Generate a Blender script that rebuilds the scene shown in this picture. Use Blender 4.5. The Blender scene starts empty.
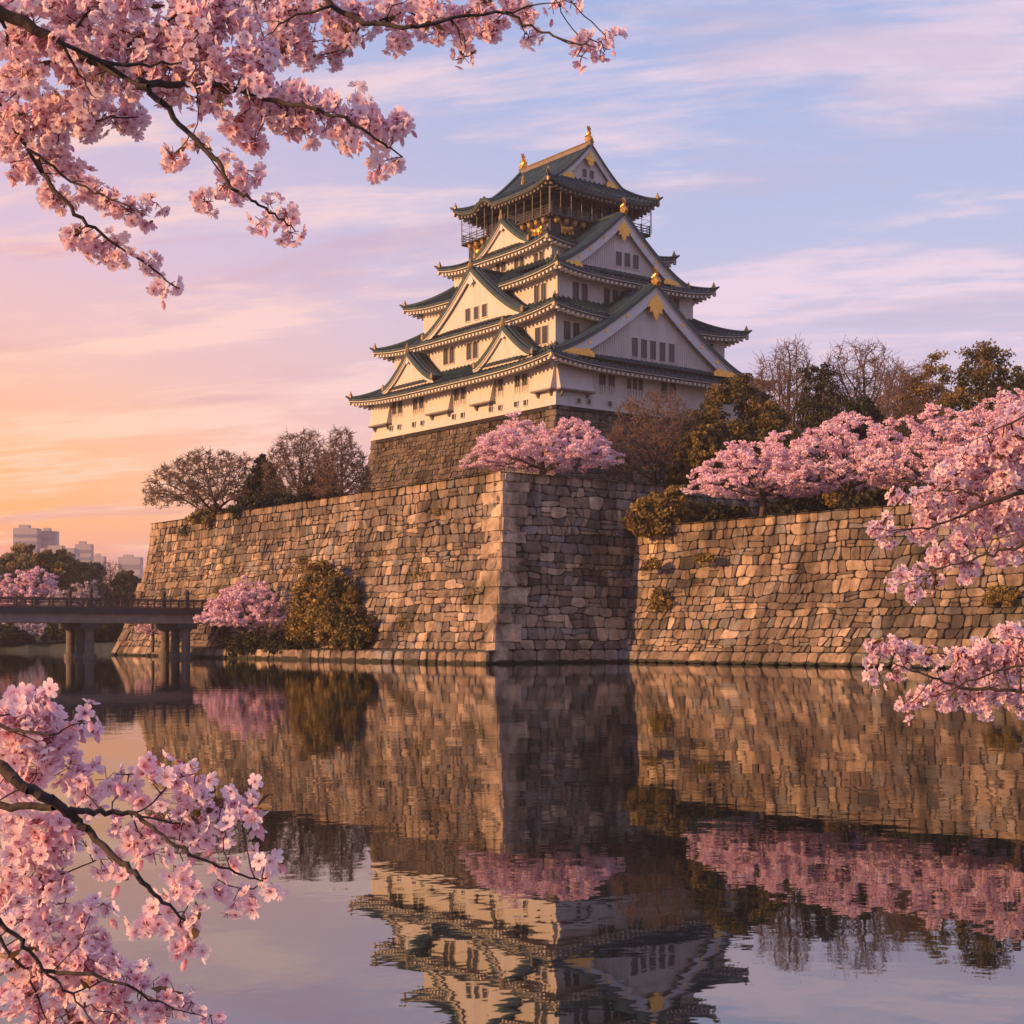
import bpy, math, random
import numpy as np
from mathutils import Vector, noise
C = bpy.context.scene.collection
PI = math.pi
R = math.radians
SC = bpy.context.scene

# ------------------------------------------------------------------ camera
CAMZ = 2.4
YAW = R(37.5)
FPX = 1475.0
RX, RY = math.cos(YAW), -math.sin(YAW)      # camera right
FX, FY = math.sin(YAW), math.cos(YAW)       # camera forward
cd = bpy.data.cameras.new('camera')
cam = bpy.data.objects.new('camera', cd); C.objects.link(cam)
cam.location = (0, 0, CAMZ)
cam.rotation_euler = (PI/2, 0, -YAW)
cd.sensor_width = 36.0
cd.lens = 36.0*FPX/1024
cd.shift_y = 126/1024.0
cd.clip_start = 0.05
cd.clip_end = 12000
SC.camera = cam
SC.render.resolution_x = 1024; SC.render.resolution_y = 1024
SC.view_settings.view_transform = 'Standard'
SC.view_settings.look = 'None'
SC.view_settings.exposure = 0.28
SC.view_settings.gamma = 1.0
SC.cycles.max_bounces = 8
SC.cycles.transparent_max_bounces = 8

# ------------------------------------------------------------------ sky
SUN_EL, SUN_OFF = R(13), R(9)
sdir = Vector((-math.cos(SUN_OFF), math.sin(SUN_OFF), 0))*math.cos(SUN_EL) + Vector((0, 0, math.sin(SUN_EL)))
w = bpy.data.worlds.new('World'); SC.world = w; w.use_nodes = True
nt = w.node_tree; nt.nodes.clear()
def N(nt, t, **k):
    n = nt.nodes.new(t)
    for a, b in k.items(): setattr(n, a, b)
    return n
def mth(nt, op, a, b=None, clamp=False):
    n = nt.nodes.new('ShaderNodeMath'); n.operation = op; n.use_clamp = clamp
    for i, v in enumerate((a, b)):
        if v is None: continue
        if isinstance(v, (int, float)): n.inputs[i].default_value = v
        else: nt.links.new(v, n.inputs[i])
    return n.outputs[0]
def ramp(nt, fac, stops, interp='LINEAR'):
    n = nt.nodes.new('ShaderNodeValToRGB'); n.color_ramp.interpolation = interp
    e = n.color_ramp.elements
    while len(e) < len(stops): e.new(0.5)
    for i, (p, c) in enumerate(stops):
        e[i].position = p; e[i].color = (c[0], c[1], c[2], 1)
    nt.links.new(fac, n.inputs[0]); return n.outputs[0]
def mixc(nt, fac, a, b, mode='MIX'):
    n = nt.nodes.new('ShaderNodeMix'); n.data_type = 'RGBA'; n.blend_type = mode
    for i, v in ((0, fac), (6, a), (7, b)):
        if isinstance(v, (int, float)): n.inputs[i].default_value = v
        elif isinstance(v, tuple): n.inputs[i].default_value = (v[0], v[1], v[2], 1)
        else: nt.links.new(v, n.inputs[i])
    return n.outputs[2]
def srgb(r, g, b):
    f = lambda c: ((c/255+0.055)/1.055)**2.4 if c > 10 else c/255/12.92
    return (f(r), f(g), f(b))
tc = N(nt, 'ShaderNodeTexCoord')
sep = N(nt, 'ShaderNodeSeparateXYZ'); nt.links.new(tc.outputs['Generated'], sep.inputs[0])
dx, dy, dz = sep.outputs
hz = mth(nt, 'ADD', mth(nt, 'MULTIPLY', dx, RX), mth(nt, 'MULTIPLY', dy, RY))
lf = nt.nodes.new('ShaderNodeMapRange'); lf.interpolation_type = 'SMOOTHSTEP'
nt.links.new(hz, lf.inputs[0]); lf.inputs[1].default_value = -0.42; lf.inputs[2].default_value = 0.16
zel = mth(nt, 'MAXIMUM', dz, 0.0)
S = srgb
west = ramp(nt, zel, [(0.0, S(215,140,150)), (0.04, S(238,148,130)), (0.08, S(255,172,92)), (0.12, S(255,180,118)), (0.17, S(240,182,160)), (0.25, S(214,180,198)), (0.40, S(170,174,210)), (1.0, S(105,122,182))])
east = ramp(nt, zel, [(0.0, S(222,178,186)), (0.10, S(214,180,196)), (0.18, S(198,182,206)), (0.26, S(174,178,210)), (0.38, S(150,168,210)), (0.6, S(118,140,188)), (1.0, S(86,110,162))])
base = mixc(nt, lf.outputs[0], west, east)
# clouds: a flat layer overhead, seen in perspective, drawn out into streaks
den = mth(nt, 'ADD', dz, 0.12)
fw = mth(nt, 'ADD', mth(nt, 'MULTIPLY', dx, FX), mth(nt, 'MULTIPLY', dy, FY))
cx_ = mth(nt, 'DIVIDE', hz, den); cy_ = mth(nt, 'DIVIDE', fw, den)
cmb = N(nt, 'ShaderNodeCombineXYZ')
nt.links.new(mth(nt, 'MULTIPLY', cx_, 0.6), cmb.inputs[0]); nt.links.new(mth(nt, 'ADD', mth(nt, 'MULTIPLY', cy_, 1.7), mth(nt, 'MULTIPLY', cx_, 0.3)), cmb.inputs[1])
def nz(scale, det, rough, dist, off):
    m = N(nt, 'ShaderNodeMapping'); m.inputs['Location'].default_value = off
    nt.links.new(cmb.outputs[0], m.inputs[0])
    n = N(nt, 'ShaderNodeTexNoise'); n.inputs['Scale'].default_value = scale; n.inputs['Detail'].default_value = det
    n.inputs['Roughness'].default_value = rough; n.inputs['Distortion'].default_value = dist
    nt.links.new(m.outputs[0], n.inputs[0]); return n.outputs[0]
c1 = ramp(nt, nz(1.9, 9, .66, .25, (3.1, 1.7, 0)), [(0.47, (0,0,0)), (0.63, (1,1,1))], 'EASE')
c2 = ramp(nt, nz(1.5, 8, .62, .4, (9.3, 4.1, 2)), [(0.50, (0,0,0)), (0.66, (1,1,1))], 'EASE')
lit = mixc(nt, lf.outputs[0], S(255,208,176), S(240,206,214))
col = mixc(nt, mth(nt, 'MULTIPLY', c1, 0.62), base, lit)
drk = mixc(nt, lf.outputs[0], S(214,140,144), S(182,170,196))
col = mixc(nt, mth(nt, 'MULTIPLY', c2, 0.55), col, drk)
bk = nt.nodes.new('ShaderNodeMapRange'); bk.interpolation_type = 'SMOOTHSTEP'; nt.links.new(fw, bk.inputs[0]); bk.inputs[1].default_value = .25; bk.inputs[2].default_value = -.6; bk.inputs[3].default_value = 0; bk.inputs[4].default_value = .8
col = mixc(nt, bk.outputs[0], col, S(140,146,184))
bg = N(nt, 'ShaderNodeBackground'); nt.links.new(col, bg.inputs[0]); bg.inputs[1].default_value = 0.97
sky = N(nt, 'ShaderNodeTexSky'); sky.sky_type = 'NISHITA'; sky.sun_disc = False
sky.sun_elevation = SUN_EL; sky.sun_rotation = math.atan2(sdir.x, sdir.y)
bg2 = N(nt, 'ShaderNodeBackground'); nt.links.new(sky.outputs[0], bg2.inputs[0]); bg2.inputs[1].default_value = 0.012
ad = N(nt, 'ShaderNodeAddShader'); nt.links.new(bg.outputs[0], ad.inputs[0]); nt.links.new(bg2.outputs[0], ad.inputs[1])
wo = N(nt, 'ShaderNodeOutputWorld'); nt.links.new(ad.outputs[0], wo.inputs[0])

sd = bpy.data.lights.new('sun', 'SUN'); sd.energy = 4.9; sd.angle = R(0.6); sd.color = (1.0, 0.52, 0.20)
so = bpy.data.objects.new('sun', sd); C.objects.link(so)
so.rotation_euler = sdir.to_track_quat('Z', 'Y').to_euler(); so.location = (-40, 20, 60)

# ------------------------------------------------------------------ helpers
def at(px, Y):                        # world x, y that stands Y metres in front of the camera at picture column px
    X = (px-512)/FPX*Y
    return (X*RX+Y*FX, X*RY+Y*FY)
def zat(py, Y): return CAMZ+(638-py)/FPX*Y
def P3(px, py, Y):
    x, y = at(px, Y); return Vector((x, y, zat(py, Y)))
def tag(o, label=None, cat=None, group=None, kind=None):
    if label: o['label'] = label
    if cat: o['category'] = cat
    if group: o['group'] = group
    if kind: o['kind'] = kind
    return o
def empty(name, loc, label=None, cat=None, group=None, rz=0):
    o = bpy.data.objects.new(name, None); C.objects.link(o); o.location = loc; o.rotation_euler = (0, 0, rz)
    o.empty_display_size = 0.5
    return tag(o, label, cat, group)
class MB:
    def __init__(s): s.v = []; s.f = []; s.n = 0; s.c = []; s.fc = []; s.off = (0, 0, 0)
    def add(s, vs, fs, c=0.5):
        b = s.n
        s.v.extend([tuple(v) for v in vs]); s.n += len(vs)
        s.f.extend([tuple(i+b for i in f) for f in fs]); s.c.extend([c]*len(vs))
    def box(s, x0, x1, y0, y1, z0, z1, c=0.5):
        s.add([(x0,y0,z0),(x1,y0,z0),(x1,y1,z0),(x0,y1,z0),(x0,y0,z1),(x1,y0,z1),(x1,y1,z1),(x0,y1,z1)],
              [(0,3,2,1),(4,5,6,7),(0,1,5,4),(1,2,6,5),(2,3,7,6),(3,0,4,7)], c)
    def tube(s, pts, rs, k=6, c=0.5, cap=True):
        pts = [Vector(p) for p in pts]
        if isinstance(rs, (int, float)): rs = [rs]*len(pts)
        vs = []; fs = []
        up = Vector((0.13, 0.21, 0.97))
        for i, p in enumerate(pts):
            d = (pts[min(i+1, len(pts)-1)]-pts[max(i-1, 0)])
            if d.length < 1e-9: d = Vector((0,0,1))
            d.normalize()
            a = d.cross(up)
            if a.length < 0.1: a = d.cross(Vector((1, 0.1, 0)))
            a.normalize(); b = d.cross(a)
            for j in range(k):
                t = 2*PI*j/k
                vs.append(p+(a*math.cos(t)+b*math.sin(t))*rs[i])
        for i in range(len(pts)-1):
            for j in range(k):
                fs.append((i*k+j, i*k+(j+1) % k, (i+1)*k+(j+1) % k, (i+1)*k+j))
        if cap:
            fs.append(tuple(range(k))[::-1]); fs.append(tuple((len(pts)-1)*k+j for j in range(k)))
        s.add(vs, fs, c)
    def lathe(s, prof, cx, cy, k=10, c=0.5):
        vs = []; fs = []
        for r, z in prof:
            for j in range(k): vs.append((cx+r*math.cos(2*PI*j/k), cy+r*math.sin(2*PI*j/k), z))
        for i in range(len(prof)-1):
            for j in range(k): fs.append((i*k+j, i*k+(j+1) % k, (i+1)*k+(j+1) % k, (i+1)*k+j))
        fs.append(tuple(range(k))[::-1]); fs.append(tuple((len(prof)-1)*k+j for j in range(k)))
        s.add(vs, fs, c)
    def build(s, name, mat, parent=None, smooth=False, loc=None):
        me = bpy.data.meshes.new(name)
        v = s.v
        if loc is not None: v = [(a-loc[0], b-loc[1], c-loc[2]) for a, b, c in v]
        me.from_pydata(v, [], s.f); me.update()
        at_ = me.attributes.new('tint', 'FLOAT', 'POINT'); at_.data.foreach_set('value', np.array(s.c, dtype=np.float32))
        if smooth: me.polygons.foreach_set('use_smooth', [True]*len(me.polygons))
        me.materials.append(mat)
        o = bpy.data.objects.new(name, me); C.objects.link(o)
        if loc is not None: o.location = loc
        if parent is not None:
            o.parent = parent
        return o
def np_mesh(name, V, F, tint, mat, parent=None, smooth=False):
    """V (n,3), F (m,k) index array, tint (n,)"""
    me = bpy.data.meshes.new(name)
    k = F.shape[1]
    me.vertices.add(len(V)); me.vertices.foreach_set('co', V.astype(np.float32).ravel())
    me.loops.add(F.size); me.loops.foreach_set('vertex_index', F.astype(np.int32).ravel())
    me.polygons.add(len(F)); me.polygons.foreach_set('loop_start', np.arange(0, F.size, k, dtype=np.int32))
    me.polygons.foreach_set('loop_total', np.full(len(F), k, dtype=np.int32))
    me.update(calc_edges=True); me.validate()
    a = me.attributes.new('tint', 'FLOAT', 'POINT'); a.data.foreach_set('value', tint.astype(np.float32))
    if smooth: me.polygons.foreach_set('use_smooth', np.ones(len(me.polygons), dtype=bool))
    me.materials.append(mat)
    o = bpy.data.objects.new(name, me); C.objects.link(o)
    if parent is not None: o.parent = parent
    return o

# ------------------------------------------------------------------ materials
def mat(name, color, rough=0.7, metal=0.0, var=0.0, nscale=1.0, bump=0.0, bscale=5.0, tint=None, trans=0.0, spec=0.5, stretch=None, second=None):
    m = bpy.data.materials.new(name); m.use_nodes = True
    t = m.node_tree; b = t.nodes['Principled BSDF']
    b.inputs['Roughness'].default_value = rough; b.inputs['Metallic'].default_value = metal
    b.inputs['Specular IOR Level'].default_value = spec
    tcn = N(t, 'ShaderNodeTexCoord'); co = tcn.outputs['Object']
    if stretch:
        mp = N(t, 'ShaderNodeMapping'); mp.inputs['Scale'].default_value = stretch; t.links.new(co, mp.inputs[0]); co = mp.outputs[0]
    if tint:
        an = N(t, 'ShaderNodeAttribute'); an.attribute_name = 'tint'
        cc = ramp(t, an.outputs['Fac'], tint)
    else:
        rg = N(t, 'ShaderNodeRGB'); rg.outputs[0].default_value = (*color, 1); cc = rg.outputs[0]
    if var > 0:
        n = N(t, 'ShaderNodeTexNoise'); n.inputs['Scale'].default_value = nscale; n.inputs['Detail'].default_value = 5
        n.inputs['Roughness'].default_value = .65; t.links.new(co, n.inputs[0])
        f = ramp(t, n.outputs[0], [(0.3, (1-var,)*3), (0.7, (1+var*.6,)*3)])
        cc = mixc(t, 1.0, cc, f, 'MULTIPLY')
        if second:
            n2 = N(t, 'ShaderNodeTexNoise'); n2.inputs['Scale'].default_value = second[1]; n2.inputs['Detail'].default_value = 4
            t.links.new(co, n2.inputs[0])
            ff = ramp(t, n2.outputs[0], [(second[2], (0,0,0)), (second[3], (1,1,1))])
            cc = mixc(t, ff, cc, second[0])
    t.links.new(cc, b.inputs['Base Color'])
    if bump > 0:
        n = N(t, 'ShaderNodeTexNoise'); n.inputs['Scale'].default_value = bscale; n.inputs['Detail'].default_value = 6; t.links.new(co, n.inputs[0])
        bp = N(t, 'ShaderNodeBump'); bp.inputs['Strength'].default_value = bump; bp.inputs['Distance'].default_value = 0.3/bscale*2
        t.links.new(n.outputs[0], bp.inputs['Height']); t.links.new(bp.outputs[0], b.inputs['Normal'])
    if trans > 0:
        tr = N(t, 'ShaderNodeBsdfTranslucent'); t.links.new(cc, tr.inputs[0])
        mx = N(t, 'ShaderNodeMixShader'); mx.inputs[0].default_value = trans
        t.links.new(b.outputs[0], mx.inputs[1]); t.links.new(tr.outputs[0], mx.inputs[2])
        t.links.new(mx.outputs[0], t.nodes['Material Output'].inputs[0])
    return m
M = {}
STONE = [(0.0, (.07,.062,.060)), (0.2, (.15,.122,.105)), (0.42, (.25,.185,.14)), (0.58, (.35,.25,.175)), (0.70, (.22,.21,.205)), (0.84, (.42,.30,.205)), (1.0, (.54,.41,.30))]
M['stone'] = mat('moat_stone', None, .9, var=.42, nscale=1.6, bump=.55, bscale=3.5, tint=STONE, spec=.25, second=((.055,.058,.03), .16, .56, .78))
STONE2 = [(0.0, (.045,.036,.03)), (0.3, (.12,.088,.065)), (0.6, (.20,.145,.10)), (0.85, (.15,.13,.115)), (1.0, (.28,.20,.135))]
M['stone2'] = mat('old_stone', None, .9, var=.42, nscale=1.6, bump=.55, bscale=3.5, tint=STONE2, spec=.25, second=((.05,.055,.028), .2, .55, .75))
M['joint'] = mat('joint_earth', (.022,.018,.016), .95, var=.4, nscale=2)
M['plaster'] = mat('white_plaster', (.60,.54,.495), .85, var=.13, nscale=1.1, bump=.05, bscale=4, second=((.42,.37,.32), .55, .60, .95), stretch=(1,1,.22))
M['trimw'] = mat('eave_plaster', (.66,.60,.53), .8, var=.15, nscale=1.5)
M['rafter'] = mat('rafter_plaster', (.58,.50,.42), .8, var=.2, nscale=2)
M['tile'] = mat('copper_tile', (.015,.038,.042), .5, var=.5, nscale=1.1, bump=.2, bscale=6, spec=.5, second=((.042,.078,.078), .7, .52, .72))
M['tiledark'] = mat('ridge_tile', (.035,.065,.065), .55, var=.4, nscale=2)
M['ridgewarm'] = mat('weathered_ridge_tile', (.20,.15,.11), .6, var=.3, nscale=2)
M['gold'] = mat('gilt', (.78,.42,.09), .35, metal=.75, var=.35, nscale=3, bump=.3, bscale=6)
M['bronze'] = mat('gilt_dull', (.42,.27,.11), .5, metal=.5, var=.35, nscale=3)
M['black'] = mat('black_lacquer', (.022,.024,.026), .45, var=.3, nscale=2)
M['glassdark'] = mat('window_dark', (.035,.04,.045), .25, spec=.6)
M['lattice'] = mat('window_lattice', (.20,.17,.15), .7, var=.2, nscale=4)
M['boardw'] = mat('gable_board', (.62,.60,.60), .75, var=.12, nscale=1.2)
M['wood'] = mat('railing_wood', (.10,.062,.045), .75, var=.4, nscale=4, bump=.2, bscale=10)
M['brown'] = mat('balcony_wood', (.045,.030,.022), .6, var=.35, nscale=3)
M['conc'] = mat('girder_concrete', (.27,.21,.18), .85, var=.3, nscale=.9, bump=.2, bscale=5, second=((.2,.16,.14), .5, .55, .75))
M['pier'] = mat('pier_concrete', (.15,.125,.11), .85, var=.35, nscale=.8, bump=.2, bscale=5)
M['piercap'] = mat('pier_cap', (.055,.05,.05), .8, var=.3, nscale=1)
M['steel'] = mat('scaffold_steel', (.10,.09,.085), .45, metal=.5)
M['bark'] = mat('cherry_bark', (.050,.033,.028), .85, var=.5, nscale=30, bump=.6, bscale=60)
M['barkfar'] = mat('tree_bark', (.075,.050,.040), .9, var=.4, nscale=2)
M['twig'] = mat('bare_twigs', (.17,.105,.080), .9, var=.3, nscale=.6)
PET = [(0.0, (.70,.24,.32)), (0.2, (.92,.60,.68)), (0.45, (.97,.73,.80)), (1.0, (.98,.87,.915))]
M['petal'] = mat('cherry_petals', None, .6, tint=PET, trans=.5, spec=.2)
M['calyx'] = mat('cherry_calyx', (.27,.06,.045), .6, trans=.2)
M['younga'] = mat('bronze_leaf', None, .45, tint=[(0, (.10,.05,.02)), (1, (.28,.20,.06))], trans=.35)
BLO = [(0.0, (.70,.38,.46)), (0.3, (.90,.61,.69)), (0.7, (.96,.73,.80)), (1.0, (.98,.86,.90))]
M['bloom'] = mat('far_blossom', None, .8, tint=BLO, trans=.3, spec=.1, var=.1, nscale=.8)
M['bloompale'] = mat('pale_blossom', None, .8, tint=[(0, (.45,.33,.36)), (1, (.80,.66,.68))], trans=.3, spec=.1)
LEAF = [(0.0, (.035,.036,.014)), (0.45, (.11,.085,.026)), (0.85, (.22,.15,.04)), (1.0, (.32,.21,.05))]
M['leaf'] = mat('evergreen_leaf', None, .65, tint=LEAF, trans=.2, spec=.25)
M['leafolive'] = mat('olive_leaf', None, .65, tint=[(0, (.07,.058,.02)), (.5, (.22,.15,.045)), (1, (.40,.27,.08))], trans=.2, spec=.2)
M['leafwarm'] = mat('far_spring_leaf', None, .7, tint=[(0, (.12,.11,.06)), (.6, (.26,.20,.10)), (1, (.42,.33,.14))], trans=.3, spec=.1)
M['leafdark'] = mat('dark_leaf', None, .65, tint=[(0, (.018,.024,.014)), (.7, (.05,.052,.026)), (1, (.10,.085,.035))], trans=.2, spec=.2)
M['soil'] = mat('plateau_soil', (.075,.062,.035), .95, var=.5, nscale=.3, bump=.4, bscale=1)
M['bank'] = mat('bank_grass', (.05,.055,.028), .95, var=.5, nscale=.2, bump=.4, bscale=1)
M['tower'] = mat('tower_wall', (.34,.30,.33), .7, var=.1, nscale=.05)
M['towerwin'] = mat('tower_glass', (.16,.16,.20), .3)

for k_ in ('stone', 'stone2'):
    t = M[k_].node_tree; b = t.nodes['Principled BSDF']; src = b.inputs['Base Color'].links[0].from_socket
    g = N(t, 'ShaderNodeNewGeometry'); mp = N(t, 'ShaderNodeMapping'); mp.inputs['Scale'].default_value = (.45, .45, .055); t.links.new(g.outputs['Position'], mp.inputs[0])
    n1 = N(t, 'ShaderNodeTexNoise'); n1.inputs['Scale'].default_value = 1.0; n1.inputs['Detail'].default_value = 6; n1.inputs['Roughness'].default_value = .6; t.links.new(mp.outputs[0], n1.inputs[0])
    n2 = N(t, 'ShaderNodeTexNoise'); n2.inputs['Scale'].default_value = .11; n2.inputs['Detail'].default_value = 5; t.links.new(g.outputs['Position'], n2.inputs[0])
    s1 = ramp(t, n1.outputs[0], [(0.38, (.50,.49,.49)), (0.54, (1,1,1))]); s2 = ramp(t, n2.outputs[0], [(0.36, (.55,.53,.52)), (0.60, (1.12,1.1,1.08))])
    t.links.new(mixc(t, 1.0, mixc(t, 1.0, src, s1, 'MULTIPLY'), s2, 'MULTIPLY'), b.inputs['Base Color'])
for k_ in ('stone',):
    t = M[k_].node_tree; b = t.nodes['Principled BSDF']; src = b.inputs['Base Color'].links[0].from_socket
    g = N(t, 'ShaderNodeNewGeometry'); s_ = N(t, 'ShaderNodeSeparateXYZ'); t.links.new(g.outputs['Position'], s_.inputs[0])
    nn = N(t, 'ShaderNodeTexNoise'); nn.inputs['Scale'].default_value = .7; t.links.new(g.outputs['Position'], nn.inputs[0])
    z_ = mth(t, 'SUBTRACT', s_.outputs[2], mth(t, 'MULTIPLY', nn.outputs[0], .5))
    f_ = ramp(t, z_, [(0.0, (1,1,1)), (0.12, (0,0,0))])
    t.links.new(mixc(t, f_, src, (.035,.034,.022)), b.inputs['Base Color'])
# water
m = bpy.data.materials.new('moat_water'); m.use_nodes = True; t = m.node_tree; b = t.nodes['Principled BSDF']
b.inputs['Base Color'].default_value = (.012,.016,.016,1); b.inputs['Roughness'].default_value = .015
b.inputs['IOR'].default_value = 2.8; b.inputs['Specular IOR Level'].default_value = .8
g = N(t, 'ShaderNodeNewGeometry')
def wn(scale, det, sx, sy, rz):
    mp = N(t, 'ShaderNodeMapping'); mp.inputs['Scale'].default_value = (sx, sy, 1); mp.inputs['Rotation'].default_value = (0, 0, rz)
    t.links.new(g.outputs['Position'], mp.inputs[0])
    n = N(t, 'ShaderNodeTexNoise'); n.inputs['Scale'].default_value = scale; n.inputs['Detail'].default_value = det; n.inputs['Roughness'].default_value = .5
    t.links.new(mp.outputs[0], n.inputs[0]); return n.outputs[0]
h1 = wn(.55, 2, 1, 1, .3); h2 = wn(2.6, 2, 1, 1.3, 1.0); h3 = wn(.06, 2, 1, 1, 0)
hh = mth(t, 'ADD', mth(t, 'MULTIPLY', h1, .0042), mth(t, 'MULTIPLY', mth(t, 'MULTIPLY', h2, .0010), mth(t, 'ADD', h3, .35)))
bp = N(t, 'ShaderNodeBump'); bp.inputs['Strength'].default_value = 1; bp.inputs['Distance'].default_value = 1
t.links.new(hh, bp.inputs['Height']); t.links.new(bp.outputs[0], b.inputs['Normal'])
M['water'] = m

# ------------------------------------------------------------------ stone faces
def clip(poly, nx, ny, d):
    out = []; n = len(poly)
    for i in range(n):
        a = poly[i]; c = poly[(i+1) % n]
        da = a[0]*nx+a[1]*ny-d; dc = c[0]*nx+c[1]*ny-d
        if da <= 0: out.append(a)
        if (da < 0 < dc) or (dc < 0 < da):
            k = da/(da-dc); out.append((a[0]+(c[0]-a[0])*k, a[1]+(c[1]-a[1])*k))
    return out
def coursed(W, H, sx, sy, u0, w0, rnd):
    """rough courses: wavy bed joints, slanted head joints, uneven widths, knocked-off corners, some stones split in two"""
    rows = max(1, int(round((H-w0)/sy))); hs = [rnd.uniform(.62, 1.4) for _ in range(rows)]; k = (H-w0)/sum(hs)
    ys = [w0]
    for h in hs: ys.append(ys[-1]+h*k)
    ph = rnd.uniform(0, 99)
    def yb(j, u):
        if j == 0 or j == rows: return ys[j]
        return ys[j]+sy*(.30*noise.noise(Vector((u*.22/sx, j*1.7, ph)))+.26*noise.noise(Vector((u*.8/sx, j*3.1, ph+7))))
    out = []
    for j in range(rows):
        u = u0-rnd.uniform(0, .5)*sx; sl = rnd.uniform(-.1, .1)*sx
        while u < W-.15*sx:
            d = sx*rnd.choice((.5, .65, .8, 1.0, 1.0, 1.25, 1.5, 1.9))*rnd.uniform(.85, 1.15)
            sl2 = rnd.gauss(0, .13)*sx
            if u+d > W-.4*sx: d = W-u+.01; sl2 = 0
            a0, a1, b0, b1 = u-sl, u+sl, u+d-sl2, u+d+sl2
            a0, a1, b0, b1 = [min(W, max(u0, q)) for q in (a0, a1, b0, b1)]
            q = [(a0, yb(j, a0)), (b0, yb(j, b0)), (b1, yb(j+1, b1)), (a1, yb(j+1, a1))]
            m_ = (b0+a0)/2; q2 = [q[0], (m_, yb(j, m_)-rnd.uniform(0, .05)*sy), q[1], q[2], ((a1+b1)/2, yb(j+1, (a1+b1)/2)), q[3]]
            if rnd.random() < .13 and d > .7*sx:
                f1, f2 = rnd.uniform(.35, .65), rnd.uniform(.35, .65)
                l = (q[0][0]+(q[3][0]-q[0][0])*f1, q[0][1]+(q[3][1]-q[0][1])*f1); r = (q[1][0]+(q[2][0]-q[1][0])*f2, q[1][1]+(q[2][1]-q[1][1])*f2)
                out.append([q[0], q[1], r, l]); out.append([l, r, q[2], q[3]])
            elif rnd.random() < .10 and d > 1.2*sx:
                f1 = rnd.uniform(.4, .6); p = (a0+(b0-a0)*f1, yb(j, a0+(b0-a0)*f1)); r = (a1+(b1-a1)*(f1+rnd.uniform(-.15, .15)), yb(j+1, (a1+b1)/2))
                out.append([q[0], p, r, q[3]]); out.append([p, q[1], q[2], r])
            else:
                # knock off one or two corners
                pl = list(q2); 
                for ci in rnd.sample((0, 2, 3, 5), rnd.choice((0, 1, 1, 2))):
                    n = len(pl); pt = q2[ci]
                    if pt not in pl: continue
                    i_ = pl.index(pt); pa = pl[i_-1]; pb = pl[(i_+1) % n]; t1, t2 = rnd.uniform(.2, .5), rnd.uniform(.15, .4)
                    pl[i_:i_+1] = [(pt[0]+(pa[0]-pt[0])*t1, pt[1]+(pa[1]-pt[1])*t1), (pt[0]+(pb[0]-pt[0])*t2, pt[1]+(pb[1]-pt[1])*t2)]
                out.append(pl)
            u += d; sl = sl2
    return [p for p in out if area(p) > .03]
def chaikin(p, k=.17):
    o = []
    for i in range(len(p)):
        a = p[i]; c = p[(i+1) % len(p)]
        o.append((a[0]*(1-k)+c[0]*k, a[1]*(1-k)+c[1]*k)); o.append((a[0]*k+c[0]*(1-k), a[1]*k+c[1]*(1-k)))
    return o
def area(p): return abs(sum(p[i][0]*p[(i+1) % len(p)][1]-p[(i+1) % len(p)][0]*p[i][1] for i in range(len(p))))/2
def stone_cells(mb, cells, pos, rnd, gap=.045, bulge=.14, tone=(0.1, 1.0), rounds=1, proud=0.0):
    for poly in cells:
        A = area(poly)
        if A < .05: continue
        cx = sum(p[0] for p in poly)/len(poly); cy = sum(p[1] for p in poly)/len(poly)
        r = math.sqrt(A/PI)
        s = max(.5, 1-gap/r)
        pl = [(cx+(p[0]-cx)*s, cy+(p[1]-cy)*s) for p in poly]
        for _ in range(rounds): pl = chaikin(pl)
        n = len(pl); vs = []; fs = []
        d0 = proud+rnd.uniform(-.05, .08); tx, ty = rnd.gauss(0, .07), rnd.gauss(0, .07)
        for sc, dp in ((1.0, -.30), (.99, d0-.02), (.94, d0+bulge*.62), (.62, d0+bulge*.95)):
            for (a, c) in pl:
                u = cx+(a-cx)*sc; q = cy+(c-cy)*sc
                e = dp+((a-cx)*tx+(c-cy)*ty)*(sc if sc < .99 else 0)*1.2
                if dp > -.2: e += noise.noise(Vector((u*1.3, q*1.3, 3)))*.06
                vs.append(pos(u, q, e))
        vs.append(pos(cx, cy, d0+bulge*1.05))
        for k in range(3):
            for i in range(n):
                j = (i+1) % n; fs.append((k*n+i, k*n+j, (k+1)*n+j, (k+1)*n+i))
        for i in range(n): fs.append((3*n+i, 3*n+(i+1) % n, 4*n))
        mb.add(vs, fs, min(1, max(0, rnd.betavariate(1.3, 1.3)*(tone[1]-tone[0])+tone[0])))
def rects(u0, u1, w0, w1, step, rnd):
    out = []; u = u0
    while u < u1-.2:
        d = step*rnd.uniform(.7, 1.35)
        if u+d > u1-.5*step: d = u1-u
        j = rnd.uniform(-.04, .04)
        out.append([(u, w0), (u+d, w0), (u+d+j*.5, w1+rnd.uniform(-.03, .03)), (u+j, w1)]); u += d
    return out
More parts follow.
